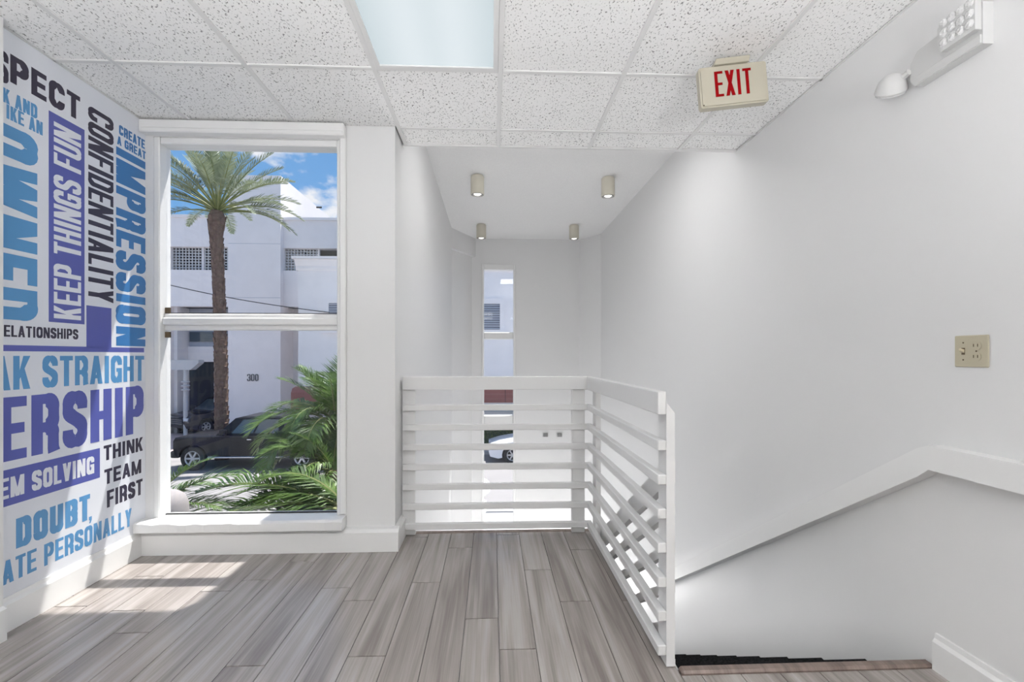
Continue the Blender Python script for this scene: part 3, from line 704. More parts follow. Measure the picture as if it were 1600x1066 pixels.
# emergency light on the right wall
em = empty('emergency_light', (XR, 1.66, 2.2)); tag(em, 'white twin-head emergency light high on the right wall', 'emergency light')
y0, y1, z0, z1 = 1.515, 1.79, 2.205, 2.345
MB().prism([(y0, z0), (y1 - .02, z0), (y1, z0 + .03), (y1, z1 - .045), (y1 - .03, z1 - .01), (y0, z1)], 'x', XR, XR - .036).build('housing', 'fixture', em)
MB().bev((XR - .040, y0 + .004, z0 + .004), (XR - .034, y1 - .03, z0 + .035), .002).build('cover_lip', 'fixture', em)
hd = MB().prism([(y0 + .005, z0 + .05), (y0 + .125, z0 + .05), (y0 + .14, z0 + .065), (y0 + .14, z1 + .0), (y0 + .12, z1 + .02), (y0 + .005, z1 + .02)], 'x', XR - .036, XR - .058).build('lamp_head', 'fixture', em)
ls = MB()
for a in range(4):
    for b in range(3):
        ls.lathe([(.0155, XR - .058), (.0145, XR - .062), (.008, XR - .066)], (0, y0 + .024 + a*.0305, z0 + .078 + b*.035), 12, 'x')
ls.build('lens', 'lens', hd)
h2 = MB().lathe([(.052, 0), (.055, .006), (.052, .02), (.044, .045), (.025, .064), (.003, .07)], (0, 0, 0), 20)
h2.xf(Matrix.Translation((XR - .05, 1.865, 2.235)) @ Vector((-.35, -.55, .75)).to_track_quat('Z', 'Y').to_matrix().to_4x4())
h2o = h2.build('lamp_head', 'fixture', em, True)
h3 = MB().lathe([(.050, -.001), (.050, -.006), (.03, -.012), (.002, -.014)], (0, 0, 0), 20)
h3.xf(Matrix.Translation((XR - .05, 1.865, 2.235)) @ Vector((-.35, -.55, .75)).to_track_quat('Z', 'Y').to_matrix().to_4x4())
h3.build('lens', 'lens', h2o, True)
MB().tube([(XR - .045, 1.785, 2.27), (XR - .05, 1.84, 2.26)], .012, 8).build('swivel', 'fixture', em)

# switch plate
p0 = PX(1492, 525, XR - .003); p1 = PX(1546, 574, XR - .003)
ya, yb2 = p1.y, p0.y; za, zb2 = PX(1519, 574, XR).z, PX(1519, 524, XR).z
sw = empty('switch_plate', (XR, (ya+yb2)/2, za)); tag(sw, 'ivory two-gang wall plate with toggle switch and outlet', 'switch plate')
MB().bev((XR - .006, ya, za), (XR, yb2, zb2), .003).build('plate', 'switch_ivory', sw)
yc = yb2 - (yb2-ya)*.28; zc = (za+zb2)/2
MB().box((XR - .0068, yc - .006, zc - .012), (XR - .0055, yc + .006, zc + .012)).build('slot', 'brown', sw)
MB().prism([(XR - .006, zc - .006), (XR - .006, zc + .006), (XR - .018, zc + .010), (XR - .018, zc + .003)], 'y', yc - .0045, yc + .0045).build('toggle', 'ivory_hi', sw)
yo = yb2 - (yb2-ya)*.66
for s in (-1, 1):
    ro = MB().prism([(q[0]+yo, q[1]+zc+s*.019) for q in rrect(.034, .028, .012)], 'x', XR - .0085, XR - .005).build('outlet_face', 'switch_ivory', sw)
    for t in (-.007, .007): MB().box((XR - .0092, yo + t - .0012, zc + s*.019 - .004), (XR - .0084, yo + t + .0012, zc + s*.019 + .006)).build('slot', 'brown', ro)
for y, z in ((yc, zc + .030), (yc, zc - .030), (yo, zc)):
    MB().lathe([(.0028, XR - .0055), (.0028, XR - .0068)], (0, y, z), 8, 'x').build('screw', 'brown', sw)

# two small fittings low on the far wall
for u, lab in ((852, 'small grey square fitting on the far stairwell wall, left of the pair'), (874, 'small grey square fitting on the far stairwell wall, right of the pair')):
    p = P(u, 679.5, YB)
    t = empty('wall_fitting', (p.x, YB, p.z)); tag(t, lab, 'wall fitting', 'paired wall fittings')
    MB().bev((p.x - .045, YB - .012, p.z - .035), (p.x + .045, YB, p.z + .035), .004).build('plate', 'fixture', t)
    MB().bev((p.x - .035, YB - .05, p.z - .026), (p.x + .035, YB - .012, p.z + .026), .006).build('cap', 'metal_grey', t)

# ------------------------------------------------------------------ outdoors
struct('ground_street', MB().box((-60, 3.3, ZG - .3), (60, 60, ZG)), 'asphalt', 'pale sunlit street below the window', 'street')
struct('ground_pavement', MB().box((-60, 20.0, ZG), (60, 25.4, ZG + .08)), 'pavers', 'reddish pavement across the street', 'pavement')
struct('ground_kerb', MB().box((-60, 19.8, ZG), (60, 20.0, ZG + .12)).box((-60, 12.2, ZG), (60, 12.4, ZG + .12)), 'kerb', 'pale kerb lines along the street', 'kerb')
struct('ground_walk', MB().box((-60, 10.2, ZG), (60, 12.2, ZG + .08)), 'kerb', 'pale walkway strip on the near side of the street', 'pavement')

# parking garage with tower
YG = 25.5
def gx_(u): return P(u, HZ, YG).x
def gz(v, u=350): return P(u, v, YG).z
gb = empty('garage_building', (gx_(400), YG, ZG)); tag(gb, 'white concrete parking garage with a square tower, number 300', 'building')
xl, xt0, xt1, xr = gx_(266), gx_(362), gx_(443), gx_(700)
top_l = gz(337); z386, z422, z480 = gz(386), gz(422), gz(479)
def gpart(name, m, *boxes):
    mb = MB()
    for a, b in boxes: mb.box(a, b)
    return mb.build(name, m, gb)
gpart('parapet', 'stucco', ((xl - 12, YG, z386), (xt0, YG + .5, top_l)), ((xt1, YG, gz(388, 480)), (xr, YG + .5, gz(341, 480))))
gpart('parapet_cap', 'stucco_b', ((xl - 12, YG - .08, top_l - .12), (xt0, YG + .5, top_l + .02)), ((xt1, YG - .08, gz(341, 480) - .12), (xr, YG + .5, gz(341, 480) + .02)))
gpart('spandrel', 'stucco', ((xl - 12, YG, z480), (xt0, YG + .5, z422)), ((xt1, YG, z480), (xr, YG + .5, gz(423, 480))))
gpart('corner_pier', 'stucco', ((gx_(254), YG - .1, ZG), (xl, YG + .5, z480)), ((gx_(254), YG, z422), (xl, YG + .5, z386)))
tw = gpart('tower', 'stucco', ((xt0, YG - .35, ZG), (xt1, YG + 9.5, gz(278, 420))))
gpart('tower_joint', 'louver', ((xt0 + .01, YG - .356, gz(466) - .02), (xt1 - .01, YG - .35, gz(466))))
gpart('tower_joint', 'louver', ((xt0 + .01, YG - .356, gz(383)), (xt1 - .01, YG - .35, gz(383) + .015)))
gpart('roof_deck', 'inside', ((xl - 12, YG + .5, top_l - 1.4), (xt0, YG + 12, top_l - 1.2)), ((xt1, YG + .5, top_l - 1.4), (xr, YG + 12, top_l - 1.2)), ((xl - 12, YG + .5, z480), (xr, YG + 12, z480 + .25)))
gpart('interior_back', 'inside', ((xl - 12, YG + 6, ZG), (xr, YG + 6.2, top_l - 1.3)))
gpart('interior_floor', 'inside', ((xl - 12, YG + .5, ZG), (xr, YG + 12, ZG + .05)))
def lattice(u0, u1, v0, v1, um):
    x0, x1, z1, z0 = gx_(u0), gx_(u1), gz(v0, um), gz(v1, um); mb = MB(); n = max(2, round((x1-x0)/.165)); mrow = 8
    for i in range(n + 1):
        x = x0 + (x1-x0)*i/n; mb.box((x - .024, YG + .2, z0), (x + .024, YG + .26, z1))
    for j in range(mrow + 1):
        zq = z0 + (z1-z0)*j/mrow; mb.box((x0, YG + .19, zq - .022), (x1, YG + .25, zq + .022))
    o = mb.build('lattice', 'lattice', gb); o['kind'] = 'stuff'
lattice(266, 362, 386, 422, 320); lattice(443, 497, 388, 423, 480)
gpart('lattice_post', 'stucco', ((gx_(313.5), YG + .14, z422), (gx_(315.5), YG + .3, z386)))
gpart('lattice_post', 'stucco', ((gx_(495), YG + .14, z422), (gx_(497), YG + .3, z386)))
# recessed ground floor
gpart('recess_panel', 'stucco', ((xl, YG + 1.2, gz(566)), (xt0, YG + 1.4, gz(541))), ((xt1, YG + 1.2, ZG), (xr, YG + 1.4, z480)))
gpart('recess_band', 'louver', ((xl, YG + 1.3, gz(541)), (xt0, YG + 1.5, z480)))
gpart('recess_window', 'car_glass', ((gx_(273), YG + 1.22, gz(533)), (gx_(322), YG + 1.3, gz(517))))
gpart('column', 'stucco', ((gx_(322), YG + .7, ZG), (gx_(331), YG + 1.3, z480)))
gpart('column', 'stucco', ((gx_(258), YG + .3, ZG), (gx_(271), YG + 1.3, z480)))
nm = lay(text_polys('300', gx_(409) - gx_(392), .36, .20, .34), lambda q: (gx_(392) + q[0], YG - .36, gz(595, 400) + q[1]), (0, -.03, 0)).build('house_number', 'numeral', gb); nm['label'] = 'dark numerals 300'
MB().tube([(gx_(466), YG + 2.6, gz(300, 466)), (gx_(466)+.3, YG + 2.6, gz(300, 466))], .05, 6).build('wall_lamp', 'dark', gb)

# nearer white building with cornice
YN = 21.6
def nx(u): return P(u, HZ, YN).x
def nz_(v, u=500): return P(u, v, YN).z
nb = empty('corner_building', (nx(620), YN, ZG)); tag(nb, 'low white building with moulded cornice and louvred windows', 'building')
bx0, bx1, bt = nx(466), nx(960), nz_(418)
MB().box((bx0, YN, ZG), (bx1, YN + 3.2, bt)).build('wall', 'stucco_b', nb)
cz = [nz_(423), nz_(420), nz_(416), nz_(410), nz_(406), nz_(402)]
pr = [(YN + 3.2, cz[0]), (YN - .03, cz[0]), (YN - .06, cz[1]), (YN - .06, cz[2]), (YN - .14, cz[3]), (YN - .20, cz[4]), (YN - .24, cz[4]), (YN - .24, cz[5]), (YN + 3.2, cz[5])]
MB().prism(pr, 'x', bx0 - .1, bx1).box((bx0 - .2, YN - .26, cz[4]), (bx1, YN + 3.2, cz[5])).build('cornice', 'stucco_b', nb)
def louvre(ua, ub, va, vb):
    x0, x1, z1, z0 = nx(ua), nx(ub), nz_(va, (ua+ub)/2), nz_(vb, (ua+ub)/2)
    wv = MB(); e = .22
    wv.box((x0 - e, YN - .08, z1), (x1 + e, YN, z1 + .24)).box((x0 - e, YN - .08, z0 - .1), (x0, YN, z1)).box((x1, YN - .08, z0 - .1), (x1 + e, YN, z1)).box((x0 - e - .06, YN - .14, z0 - .22), (x1 + e + .06, YN, z0 - .02))
    f = wv.build('window', 'stucco_b', nb)
    MB().box((x0, YN - .012, z0), (x1, YN - .004, z1)).build('recess', 'recess', f)
    n = 11
    for i in range(n):
        zq = z0 + (z1-z0)*(i + .2)/n
        MB().prism([(YN - .055, zq), (YN - .05, zq - .012), (YN - .012, zq + .05), (YN - .012, zq + .065)], 'x', x0, x1).build('slat', 'louver', f)
louvre(514, 552, 474, 513); louvre(741, 781, 475, 515)
aw = MB().prism([(YN, nz_(604)), (YN - .35, nz_(606)), (YN - .5, nz_(612)), (YN - .52, nz_(640)), (YN - .48, nz_(640)), (YN, nz_(612))], 'x', nx(462), nx(505)).build('awning', 'awning', nb)
aw = MB().prism([(YN, nz_(600)), (YN - .12, nz_(600)), (YN - .12, nz_(630)), (YN, nz_(630))], 'x', nx(700), nx(900)); aw.build('red_shutter', 'awning', nb)
MB().box((nx(789), YN - .13, nz_(630)), (nx(789.6), YN - .12, nz_(600))).build('shutter_joint', 'dark', nb)
MB().box((nx(700), YN - .16, nz_(645)), (nx(900), YN, nz_(638))).build('ledge', 'kerb', nb)

# hedge below the slit window's view
hg = empty('hedge', (nx(800), 20.9, ZG + .08)); tag(hg, 'low dark green clipped hedge against the white building', 'hedge')
mb = MB(); rh = random.Random(2); hx0, hx1 = nx(720), nx(900)
mb.box((hx0 + .1, 20.65, ZG + .08), (hx1 - .1, 21.25, ZG + .85))
mb.build('core', 'hedge', hg)
mb = MB()
for i in range(1800):
    f = rh.random(); c = Vector((rh.uniform(hx0, hx1), rh.choice((20.62, 20.62, rh.uniform(20.6, 21.3))), ZG + .1 + .82*rh.random()))
    if c.y > 20.63: c.z = ZG + .84 + .08*rh.random()
    a = Vector((rh.gauss(0, 1), rh.gauss(0, 1), rh.gauss(0, 1))).normalized()*.06; b = a.cross(Vector((rh.random(), rh.random(), 1))).normalized()*.035
    mb.add([c - a, c + b, c + a, c - b], [(0, 1, 2, 3)])
lf = mb.build('leaves', 'palm_leaf', hg); lf['kind'] = 'stuff'

# power line
p, q = P(150, 416, 20.5), P(515, 488.5, 21.5)
pts = [p.lerp(q, i/20) - Vector((0, 0, .22*math.sin(PI*i/20))) for i in range(21)]
tag(MB().tube(pts, .022, 6).build('power_line', 'wire'), 'dark overhead wire sloping across the garage facade', 'wire')

# street sign / bracket post in front of the garage
ps = P(290, 650, 24.6); sg = empty('sign_post', (ps.x, 24.6, ZG + .08)); tag(sg, 'pale grey post with a wide angled hood beside the garage entrance', 'post')
zt_ = P(290, 575, 24.6).z
MB().tube([(ps.x, 24.6, ZG + .08), (ps.x, 24.6, zt_)], .10, 10).build('pole', 'lattice', sg)
MB().prism([(ps.x - .75, zt_ + .25), (ps.x - .55, zt_ - .1), (ps.x + .35, zt_ - .1), (ps.x + .75, zt_ + .25), (ps.x + .75, zt_ + .4), (ps.x - .75, zt_ + .4)], 'y', 24.4, 24.85).build('hood', 'lattice', sg)
for dz in (-.75, -.95, -1.15): MB().lathe([(.10, 0), (.19, .03), (.19, .07), (.10, .10)], (ps.x, 24.6, zt_ + dz), 12).build('collar', 'lattice', sg)

# ------------------------------------------------------------------ palms
def frond_mesh(name, L, el, droop, nl, ll, lw, fold, seed, hang=0.0, bare=.22, curl=0.0):
    """frond in local coords: base at origin, grows along +x, rises by el and bends down by droop"""
    r = random.Random(seed); mb = MB(); pts = []; n = 14; p = Vector((0, 0, 0)); a = el
    for i in range(n + 1):
        pts.append(p.copy()); a = el - droop*((i+1)/n)**1.5; p = p + Vector((math.cos(a), 0, math.sin(a)))*(L/n)
    mb.tube(pts, [max(.004, .012*L*(1 - .85*i/n)) for i in range(n+1)], 4)
    lf = MB()
    for i in range(nl):
        t = bare + (1 - bare)*(i + .5)/nl; x = t*n; k = min(int(x), n-1); c = pts[k].lerp(pts[k+1], x-k); tg = (pts[k+1]-pts[k]).normalized()
        nrm = Vector((-tg.z, 0, tg.x))
        env = math.sin(PI*min(1, .18 + .80*(t - bare)/(1 - bare)))**.55
        for s in (-1, 1):
            l = ll*env*r.uniform(.85, 1.12); fw = .55 + .55*t + r.uniform(-.12, .12)
            d = (tg*fw + Vector((0, s, 0)) + nrm*(fold + r.uniform(-.18, .18))).normalized()
            m1 = c + d*l*.5; dd = (d + Vector((0, 0, -hang*r.uniform(.6, 1.3)))).normalized(); tip = m1 + dd*l*.5
            wv = tg.cross(d).cross(d).normalized()*lw*.5
            lf.add([c - wv*.5, c + wv*.5, m1 + wv, m1 - wv, tip], [(0, 1, 2, 3), (3, 2, 4)])
    return mb, lf
def palm(root, protos, specs, leaf, base):
    """specs: (proto index, azimuth deg, tilt deg, scale)"""
    made = {}
    for pi, az, tilt, sc, off in specs:
        if pi not in made:
            mb, lf = protos[pi]
            o = MB(); o.add(lf.v, lf.f); o = o.build('frond', leaf)
            s = MB(); s.add(mb.v, mb.f); s = s.build('midrib', 'stem'); made[pi] = (o.data, s.data); o.parent = root; s.parent = o
        else:
            o = bpy.data.objects.new('frond', made[pi][0]); C.objects.link(o); o.parent = root
            s = bpy.data.objects.new('midrib', made[pi][1]); C.objects.link(s); s.parent = o
        o.location = Vector(base) - Vector(root.location) + Vector(off)
        o.rotation_euler = (Matrix.Rotation(math.radians(az), 4, 'Z') @ Matrix.Rotation(-math.radians(tilt), 4, 'Y')).to_euler()
        o.scale = (sc, sc, sc)
# tall date palm across the street
YD = 19.3
b0 = P(346, 700, YD); dp = empty('date_palm', (b0.x, YD, ZG)); tag(dp, 'tall date palm with dark rough trunk in front of the garage', 'palm tree')
tp = []; tr = []
for u, v, wpx in ((347, 710, 25), (346, 640, 23), (345, 560, 22), (343, 480, 20.5), (341, 430, 20.5), (339, 385, 21), (337.5, 365, 23), (338, 352, 28), (339, 340, 30), (340, 330, 20)):
    q = P(u, v, YD); tp.append(q); tr.append(wpx/2/F*YD*.80)
tp[0].z = ZG
MB().tube(tp, tr, 14).build('trunk', 'bark', dp, True)
bo = MB(); rb = random.Random(8)
for i in range(230):        # leaf-base stubs winding up the trunk
    t = i/229; z_ = ZG + .3 + (tp[-2].z - ZG - .3)*t; ang = i*2.39996
    k = max(j for j in range(len(tp)-1) if tp[j].z <= z_); f = (z_ - tp[k].z)/(tp[k+1].z - tp[k].z); c = tp[k].lerp(tp[k+1], f); r_ = tr[k] + (tr[k+1]-tr[k])*f
    d = Vector((math.cos(ang), math.sin(ang), 0)); s_ = Vector((-d.y, d.x, 0)); w_ = .085 + .02*rb.random(); o_ = .025 + .03*rb.random()
    a = c + d*(r_ - .02)
    bo.add([a - s_*w_ - Vector((0, 0, .14)), a + s_*w_ - Vector((0, 0, .14)), a + d*o_ + s_*w_*.7 + Vector((0, 0, .10)), a + d*o_ - s_*w_*.7 + Vector((0, 0, .10)), a + Vector((0, 0, .12))], [(0, 1, 2, 3), (3, 2, 4), (0, 3, 4), (1, 4, 2)])
bo = bo.build('leaf_stubs', 'boot', dp); bo['kind'] = 'stuff'
cb = P(340, 333, YD)
pr = [frond_mesh('d', 3.1, .0, .45, 46, .46, .034, .35, 1, .05, .34), frond_mesh('d', 3.0, .0, .75, 46, .44, .034, .35, 2, .1, .34), frond_mesh('d', 2.8, .0, 1.0, 44, .40, .034, .3, 3, .12, .36)]
sp = []; rd = random.Random(21)
for i in range(44):
    az = i*137.5 + rd.uniform(-12, 12); t = i/43
    tilt = 84 - 70*t**.9 + rd.uniform(-5, 5); pi = 0 if tilt > 50 else (1 if tilt > 22 else 2)
    sp.append((pi, az, tilt, rd.uniform(.85, 1.1), (0, 0, .02*i % .15)))
sp += [(2, 180, 14, .95, (0, 0, 0)), (2, 4, 10, 1.15, (0, 0, 0)), (2, 8, 22, 1.2, (0, 0, 0)), (1, -8, 36, 1.15, (0, 0, .1)), (1, 184, 30, 1.1, (0, 0, .1)), (1, 176, 42, 1.1, (0, 0, .1))]
palm(dp, pr, sp, 'date_leaf', cb)

# bushy palms right outside the window
np_ = [frond_mesh('n', 1.45, 0, 1.6, 52, .46, .026, .15, 11, .65, .14), frond_mesh('n', 1.3, 0, 2.1, 50, .44, .026, .05, 12, .9, .14), frond_mesh('n', 1.7, 0, .8, 60, .52, .024, .2, 13, .25, .12)]
def bush(name, label, u, v, Y, specs, group='palms outside the window'):
    c = P(u, v, Y); t = empty(name, (c.x, Y, ZG)); tag(t, label, 'palm tree', group)
    MB().tube([(c.x, Y, ZG), (c.x + .04, Y, (ZG + c.z)/2), (c.x, Y, c.z)], [.12, .09, .08], 10).build('trunk', 'bark', t, True)
    palm(t, np_, specs, 'palm_leaf', c); return t
rr = random.Random(4)
def crown(n, top, low, smin, smax, a0, big=2):
    return [((2 if i < n*.35 else (0 if i % 3 else 1)), a0 + i*137.5, top - (top - low)*i/(n-1) + rr.uniform(-6, 6), rr.uniform(smin, smax)*(.72 if i < n*.35 else 1), (0, 0, 0)) for i in range(n)]
bush('bushy_palm', 'tallest bushy green palm filling the right of the window', 524, 665, 6.2, crown(30, 82, 8, .72, .92, 40))
sp = [q for q in crown(22, 70, 0, .5, .62, 95) if 75 < (q[1] % 360) < 285]
bush('bushy_palm', 'dense drooping palm below the tallest one, against the right pane edge', 520, 735, 5.4, sp + [(2, 165, 40, .6, (0, 0, 0)), (0, 200, 55, .6, (0, 0, 0)), (0, 140, 50, .6, (0, 0, 0))])
sp = [(2, 180, 12, .92, (0, 0, 0)), (2, 162, 22, .85, (0, 0, 0)), (2, 196, 20, .80, (0, 0, 0)), (0, 186, 36, .8, (0, 0, 0)), (0, 150, 40, .8, (0, 0, 0)), (0, 172, 52, .8, (0, 0, 0)), (2, 172, 2, .8, (0, 0, 0)), (2, 190, -4, .78, (0, 0, 0)), (1, 130, 40, .7, (0, 0, 0)), (2, 150, 4, .75, (0, 0, 0)), (2, 176, 26, .95, (0, 0, 0)), (2, 184, 6, .97, (0, 0, 0)), (2, 166, -6, .85, (0, 0, 0)), (2, 178, -14, .8, (0, 0, 0)), (0, 178, 30, 1.0, (0, 0, 0))]
bush('bushy_palm', 'lower palm with one long frond reaching left above the sill', 548, 800, 4.75, sp)
sp = [(2, 8, 45, .55, (0, 0, 0)), (2, -12, 30, .52, (0, 0, 0)), (2, 22, 20, .5, (0, 0, 0)), (0, 40, 55, .5, (0, 0, 0)), (2, 3, 62, .5, (0, 0, 0)), (0, 120, 50, .5, (0, 0, 0)), (1, 200, 50, .5, (0, 0, 0)), (0, 280, 50, .42, (0, 0, 0)), (2, -3, 14, .5, (0, 0, 0))]
bush('bushy_palm', 'small palm fronds at the lower left corner of the window', 222, 812, 4.6, sp)
# round-topped stucco post at the lower left
c = P(262, 792, 4.15)
tag(MB().lathe([(.17, ZG), (.17, c.z - .03), (.165, c.z + .03), (.14, c.z + .09), (.09, c.z + .125), (.004, c.z + .14)], (c.x - .02, 4.15, 0), 24).build('garden_post', 'post_stucco', None, True), 'pale round-topped stucco post behind the lower left pane', 'post')

# ------------------------------------------------------------------ vehicles
def car(name, label, loc, rz, spec):
    """front points to -x"""
    S = spec; L, W_, paint = S['L'], S['W'], S['paint']
    root = empty(name, (0, 0, 0)); tag(root, label, S['cat'])
    # lower body: side profile with wheel arches
    def body_profile():
        pts = list(S['top'])                                   # front-bottom ... over the top ... rear-bottom
        zb_ = S['zb']; low = []
        for ax in sorted(S['axles'], reverse=True):
            r_ = S['arch']; a0 = math.asin(max(-1, min(1, (zb_ - S['wr'])/r_)))
            low += [(ax + r_*math.cos(t), S['wr'] + r_*math.sin(t)) for t in [a0 + (PI - 2*a0)*i/12 for i in range(13)]]
        return pts + low
    prof = body_profile()
    bm = bmesh.new(); n = len(prof)
    st_ = [(-.5, .955), (-.47, .99), (0, 1), (.47, .99), (.5, .955)]
    rings = []
    for yy, k in st_:
        zc_ = .62
        rings.append([bm.verts.new((x*(1 if abs(yy) < .48 else .992), yy*W_, zc_ + (z-zc_)*(1 if abs(yy) < .48 else .93) if z > .75 else z)) for x, z in prof])
    for r0, r1 in zip(rings, rings[1:]):
        for i in range(n): bm.faces.new((r0[i], r0[(i+1) % n], r1[(i+1) % n], r1[i]))
    bm.faces.new(rings[0]); bm.faces.new(rings[-1][::-1])
    MB().bm(bm).build('body', paint, root, True)
    MB().box((min(p[0] for p in prof) + .5, -W_*.40, S['zb'] - .02), (max(p[0] for p in prof) - .5, W_*.40, S['zb'] + .5)).build('underbody', 'dark', root)
    # cabin
    b0_, b1_, t0_, t1_ = S['cab']; zb_, zt2 = S['belt'], S['roof']; wb_, wt = W_*.47, W_*.375
    v = [(b0_, -wb_, zb_), (b1_, -wb_, zb_), (b1_, wb_, zb_), (b0_, wb_, zb_), (t0_, -wt, zt2 - .05), (t1_, -wt, zt2 - .05), (t1_, wt, zt2 - .05), (t0_, wt, zt2 - .05), (t0_ + .22, -wt*.86, zt2), (t1_ - .16, -wt*.86, zt2), (t1_ - .16, wt*.86, zt2), (t0_ + .22, wt*.86, zt2)]
    fcs = [(0, 1, 5, 4), (1, 2, 6, 5), (2, 3, 7, 6), (3, 0, 4, 7), (4, 5, 9, 8), (5, 6, 10, 9), (6, 7, 11, 10), (7, 4, 8, 11), (8, 9, 10, 11), (0, 3, 2, 1)]
    MB().add(v, fcs).build('cabin', paint, root)
    V = [Vector(p) for p in v]
    def pane(i, j, k, l, s0, s1, r0, r1, nm='window'):
        A, B, Cc, D = V[i], V[j], V[k], V[l]       # bottom A->B, top D->C
        f = lambda s, r: (A.lerp(B, s)).lerp(D.lerp(Cc, s), r)
        q = [f(s0, r0), f(s1, r0), f(s1, r1), f(s0, r1)]; nn = (q[1]-q[0]).cross(q[3]-q[0]).normalized()
        if nn.dot(q[0] - Vector((0, 0, 1))) < 0: nn = -nn
        MB().add([p + nn*.012 for p in q] + [p - nn*.01 for p in q], [(0, 1, 2, 3), (7, 6, 5, 4), (0, 4, 5, 1), (1, 5, 6, 2), (2, 6, 7, 3), (3, 7, 4, 0)]).build(nm, 'car_glass', root)
    for a, b in S['sidewin']:
        pane(0, 1, 5, 4, a, b, .12, .92); pane(3, 2, 6, 7, a, b, .12, .92)
    pane(0, 3, 7, 4, .06, .94, .10, .93, 'windscreen'); pane(1, 2, 6, 5, .08, .92, .15, .9, 'rear_window')
    # wheels
    for ax in S['axles']:
        for s in (-1, 1):
            wr = S['wr']; yc_ = s*(W_/2 - .13)
            wh = MB().lathe([(wr*.60, -.03), (wr*.64, -.12), (wr*.93, -.125), (wr, -.09), (wr, .09), (wr*.93, .125), (wr*.64, .12), (wr*.60, .03)], (ax, yc_, wr), 28, 'y').build('wheel', 'tyre', root, True)
            rim = MB().lathe([(wr*.64, .10), (wr*.62, .126), (wr*.55, .11), (wr*.54, .05), (wr*.58, .05)], (0, 0, 0), 24, 'y', False).lathe([(wr*.14, .05), (wr*.14, .12)], (0, 0, 0), 12, 'y')
            for k in range(6):
                t = k*PI/3; d = Vector((math.cos(t), 0, math.sin(t))); q = Vector((-d.z, 0, d.x))*wr*.07
                rim.add([d*wr*.1 - q + Vector((0, .115, 0)), d*wr*.1 + q + Vector((0, .115, 0)), d*wr*.58 + q + Vector((0, .118, 0)), d*wr*.58 - q + Vector((0, .118, 0)), d*wr*.1 - q + Vector((0, .06, 0)), d*wr*.1 + q + Vector((0, .06, 0)), d*wr*.58 + q + Vector((0, .06, 0)), d*wr*.58 - q + Vector((0, .06, 0))],
                        [(0, 1, 2, 3), (0, 4, 5, 1), (1, 5, 6, 2), (2, 6, 7, 3), (3, 7, 4, 0)])
            rim.xf(Matrix.Translation((ax, yc_, wr)) @ Matrix.Scale(s, 4, (0, 1, 0)))
            rim.build('rim', 'rim', wh)
    fx = min(p[0] for p in prof); rx_ = max(p[0] for p in prof)
    lz, lh = S['lamp']
    for s in (-1, 1):
        MB().bev((fx - .012 + S.get('lampx', .0), s*W_*.30, lz), (fx + .25, s*W_*.47, lz + lh), .01).build('headlamp', 'lamp_lens', root)
        MB().bev((rx_ - .12, s*W_*.38, S['belt'] - .35), (rx_ + .01, s*W_*.48, S['belt'] - .08), .01).build('tail_lamp', 'awning', root)
        MB().bev((b0_ + .22, s*(W_*.47), S['belt'] + .02), (b0_ + .42, s*(W_*.47 + .22), S['belt'] + .22), .03).build('mirror', paint, root)
        for hx in S['handles']: MB().bev((hx, s*(W_*.5 - .005), S['belt'] - .16), (hx + .16, s*(W_*.5 + .018), S['belt'] - .125), .006).build('door_handle', S.get('trim', paint), root)
        for hx in S['seams']: MB().box((hx, s*(W_*.5 - .002), S['zb'] + .08), (hx + .012, s*(W_*.5 + .003), S['belt'] - .06)).build('door_seam', 'dark', root)
        if S.get('step'): MB().bev((S['axles'][0] + .55, s*(W_*.5 - .05), S['zb'] - .08), (S['axles'][1] - .55, s*(W_*.5 + .06), S['zb'] - .02), .015).build('side_step', 'chrome', root)
    if S.get('grille'):
        ga, gb_ = S['grille']; MB().bev((fx - .02, -W_*.27, ga), (fx + .15, W_*.27, gb_), .01).build('grille', 'dark', root)
        for i in range(3): MB().box((fx - .03, -W_*.26, ga + (gb_-ga)*(i + .6)/3.6), (fx - .018, W_*.26, ga + (gb_-ga)*(i + .6)/3.6 + .03)).build('grille_bar', 'chrome', root)
    if S.get('bumper'): MB().bev((fx - .10, -W_*.49, S['bumper'][0]), (fx + .2, W_*.49, S['bumper'][1]), .04).build('bumper', S.get('bumpermat', 'dark'), root)
    root.location = loc; root.rotation_euler = (0, 0, rz); return root
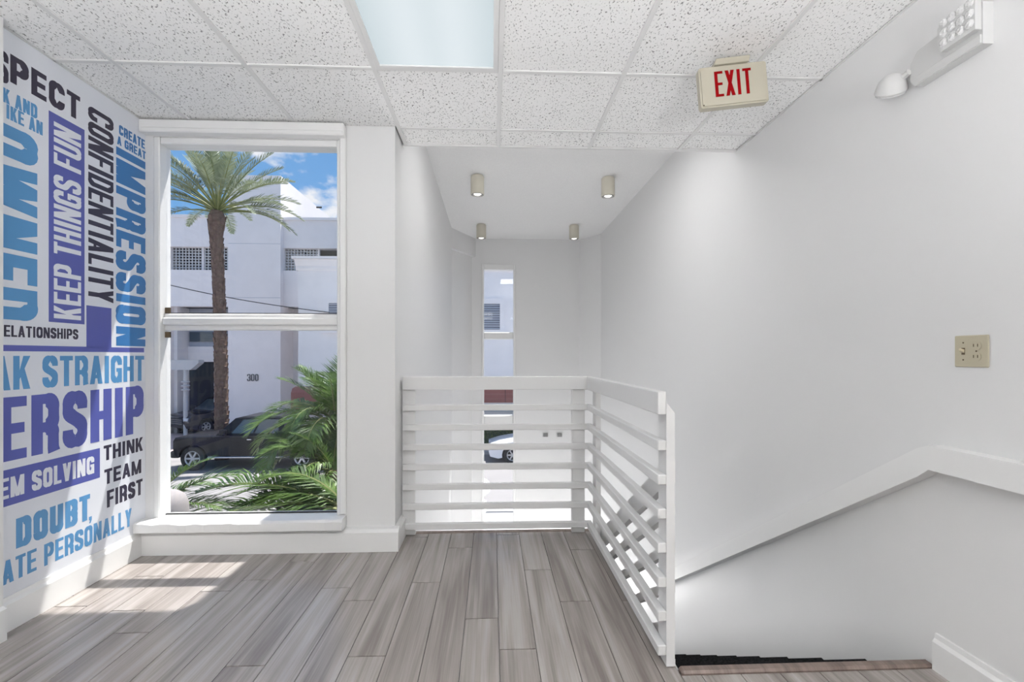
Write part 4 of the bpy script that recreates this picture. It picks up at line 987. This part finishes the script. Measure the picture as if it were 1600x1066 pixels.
pick = dict(L=5.8, W=2.0, paint='truck_paint', cat='pickup truck', zb=.52, wr=.43, arch=.51, axles=(-2.20, 1.62), belt=1.24, roof=1.88, cab=(-1.42, 1.02, -.82, .88),
            top=[(-2.72, .50), (-2.84, .58), (-2.88, .80), (-2.88, 1.08), (-2.82, 1.17), (-2.0, 1.22), (-1.40, 1.24), (1.05, 1.24), (1.12, 1.28), (2.80, 1.28), (2.86, 1.1), (2.86, .62), (2.5, .52)][::1],
            sidewin=((.20, .52), (.55, .90)), lamp=(.86, .16), handles=(-.30, .75), seams=(-1.22, -.05, .98), step=True, grille=(.72, 1.0), bumper=(.45, .70), trim='chrome')
ut = P(272, 700, 17.6)
car('pickup_truck', 'black crew-cab pickup truck parked in the street', (ut.x + 2.95, 18.4, ZG), 0, pick)
suv = dict(L=4.8, W=1.98, paint='suv_paint', cat='car', zb=.30, wr=.37, arch=.45, axles=(-1.50, 1.42), belt=1.08, roof=1.74, cab=(-1.10, 2.20, -.35, 1.75),
           top=[(-2.0, .28), (-2.32, .36), (-2.40, .62), (-2.36, .86), (-2.22, .98), (-1.6, 1.06), (-1.0, 1.10), (2.25, 1.08), (2.38, .95), (2.40, .5), (2.2, .32)],
           sidewin=((.22, .48), (.51, .74), (.77, .93)), lamp=(.74, .15), handles=(-.05, .95), seams=(-.80, .30, 1.2), grille=(.52, .86), trim='chrome')
us = P(303, 672, 25.6)
car('suv', 'black sport utility vehicle parked nose-out inside the garage entrance', (us.x + .75, 26.9, ZG + .08), math.radians(62), suv)
sed = dict(L=4.7, W=1.9, paint='white_paint', cat='car', zb=.25, wr=.34, arch=.41, axles=(-1.45, 1.40), belt=.92, roof=1.44, cab=(-1.05, 1.75, -.15, .85),
           top=[(-2.0, .22), (-2.30, .30), (-2.36, .50), (-2.28, .66), (-1.9, .78), (-1.0, .93), (1.8, .95), (2.28, .98), (2.36, .8), (2.34, .4), (2.1, .25)],
           sidewin=((.20, .52), (.55, .88)), lamp=(.55, .10), handles=(-.10, .85), seams=(-.85, .25, 1.1), lampx=.02)
uw = P(763, 700, 18.2)
car('sedan', 'white sedan glimpsed through the slit window', (uw.x + 2.36, 18.9, ZG), 0, sed)
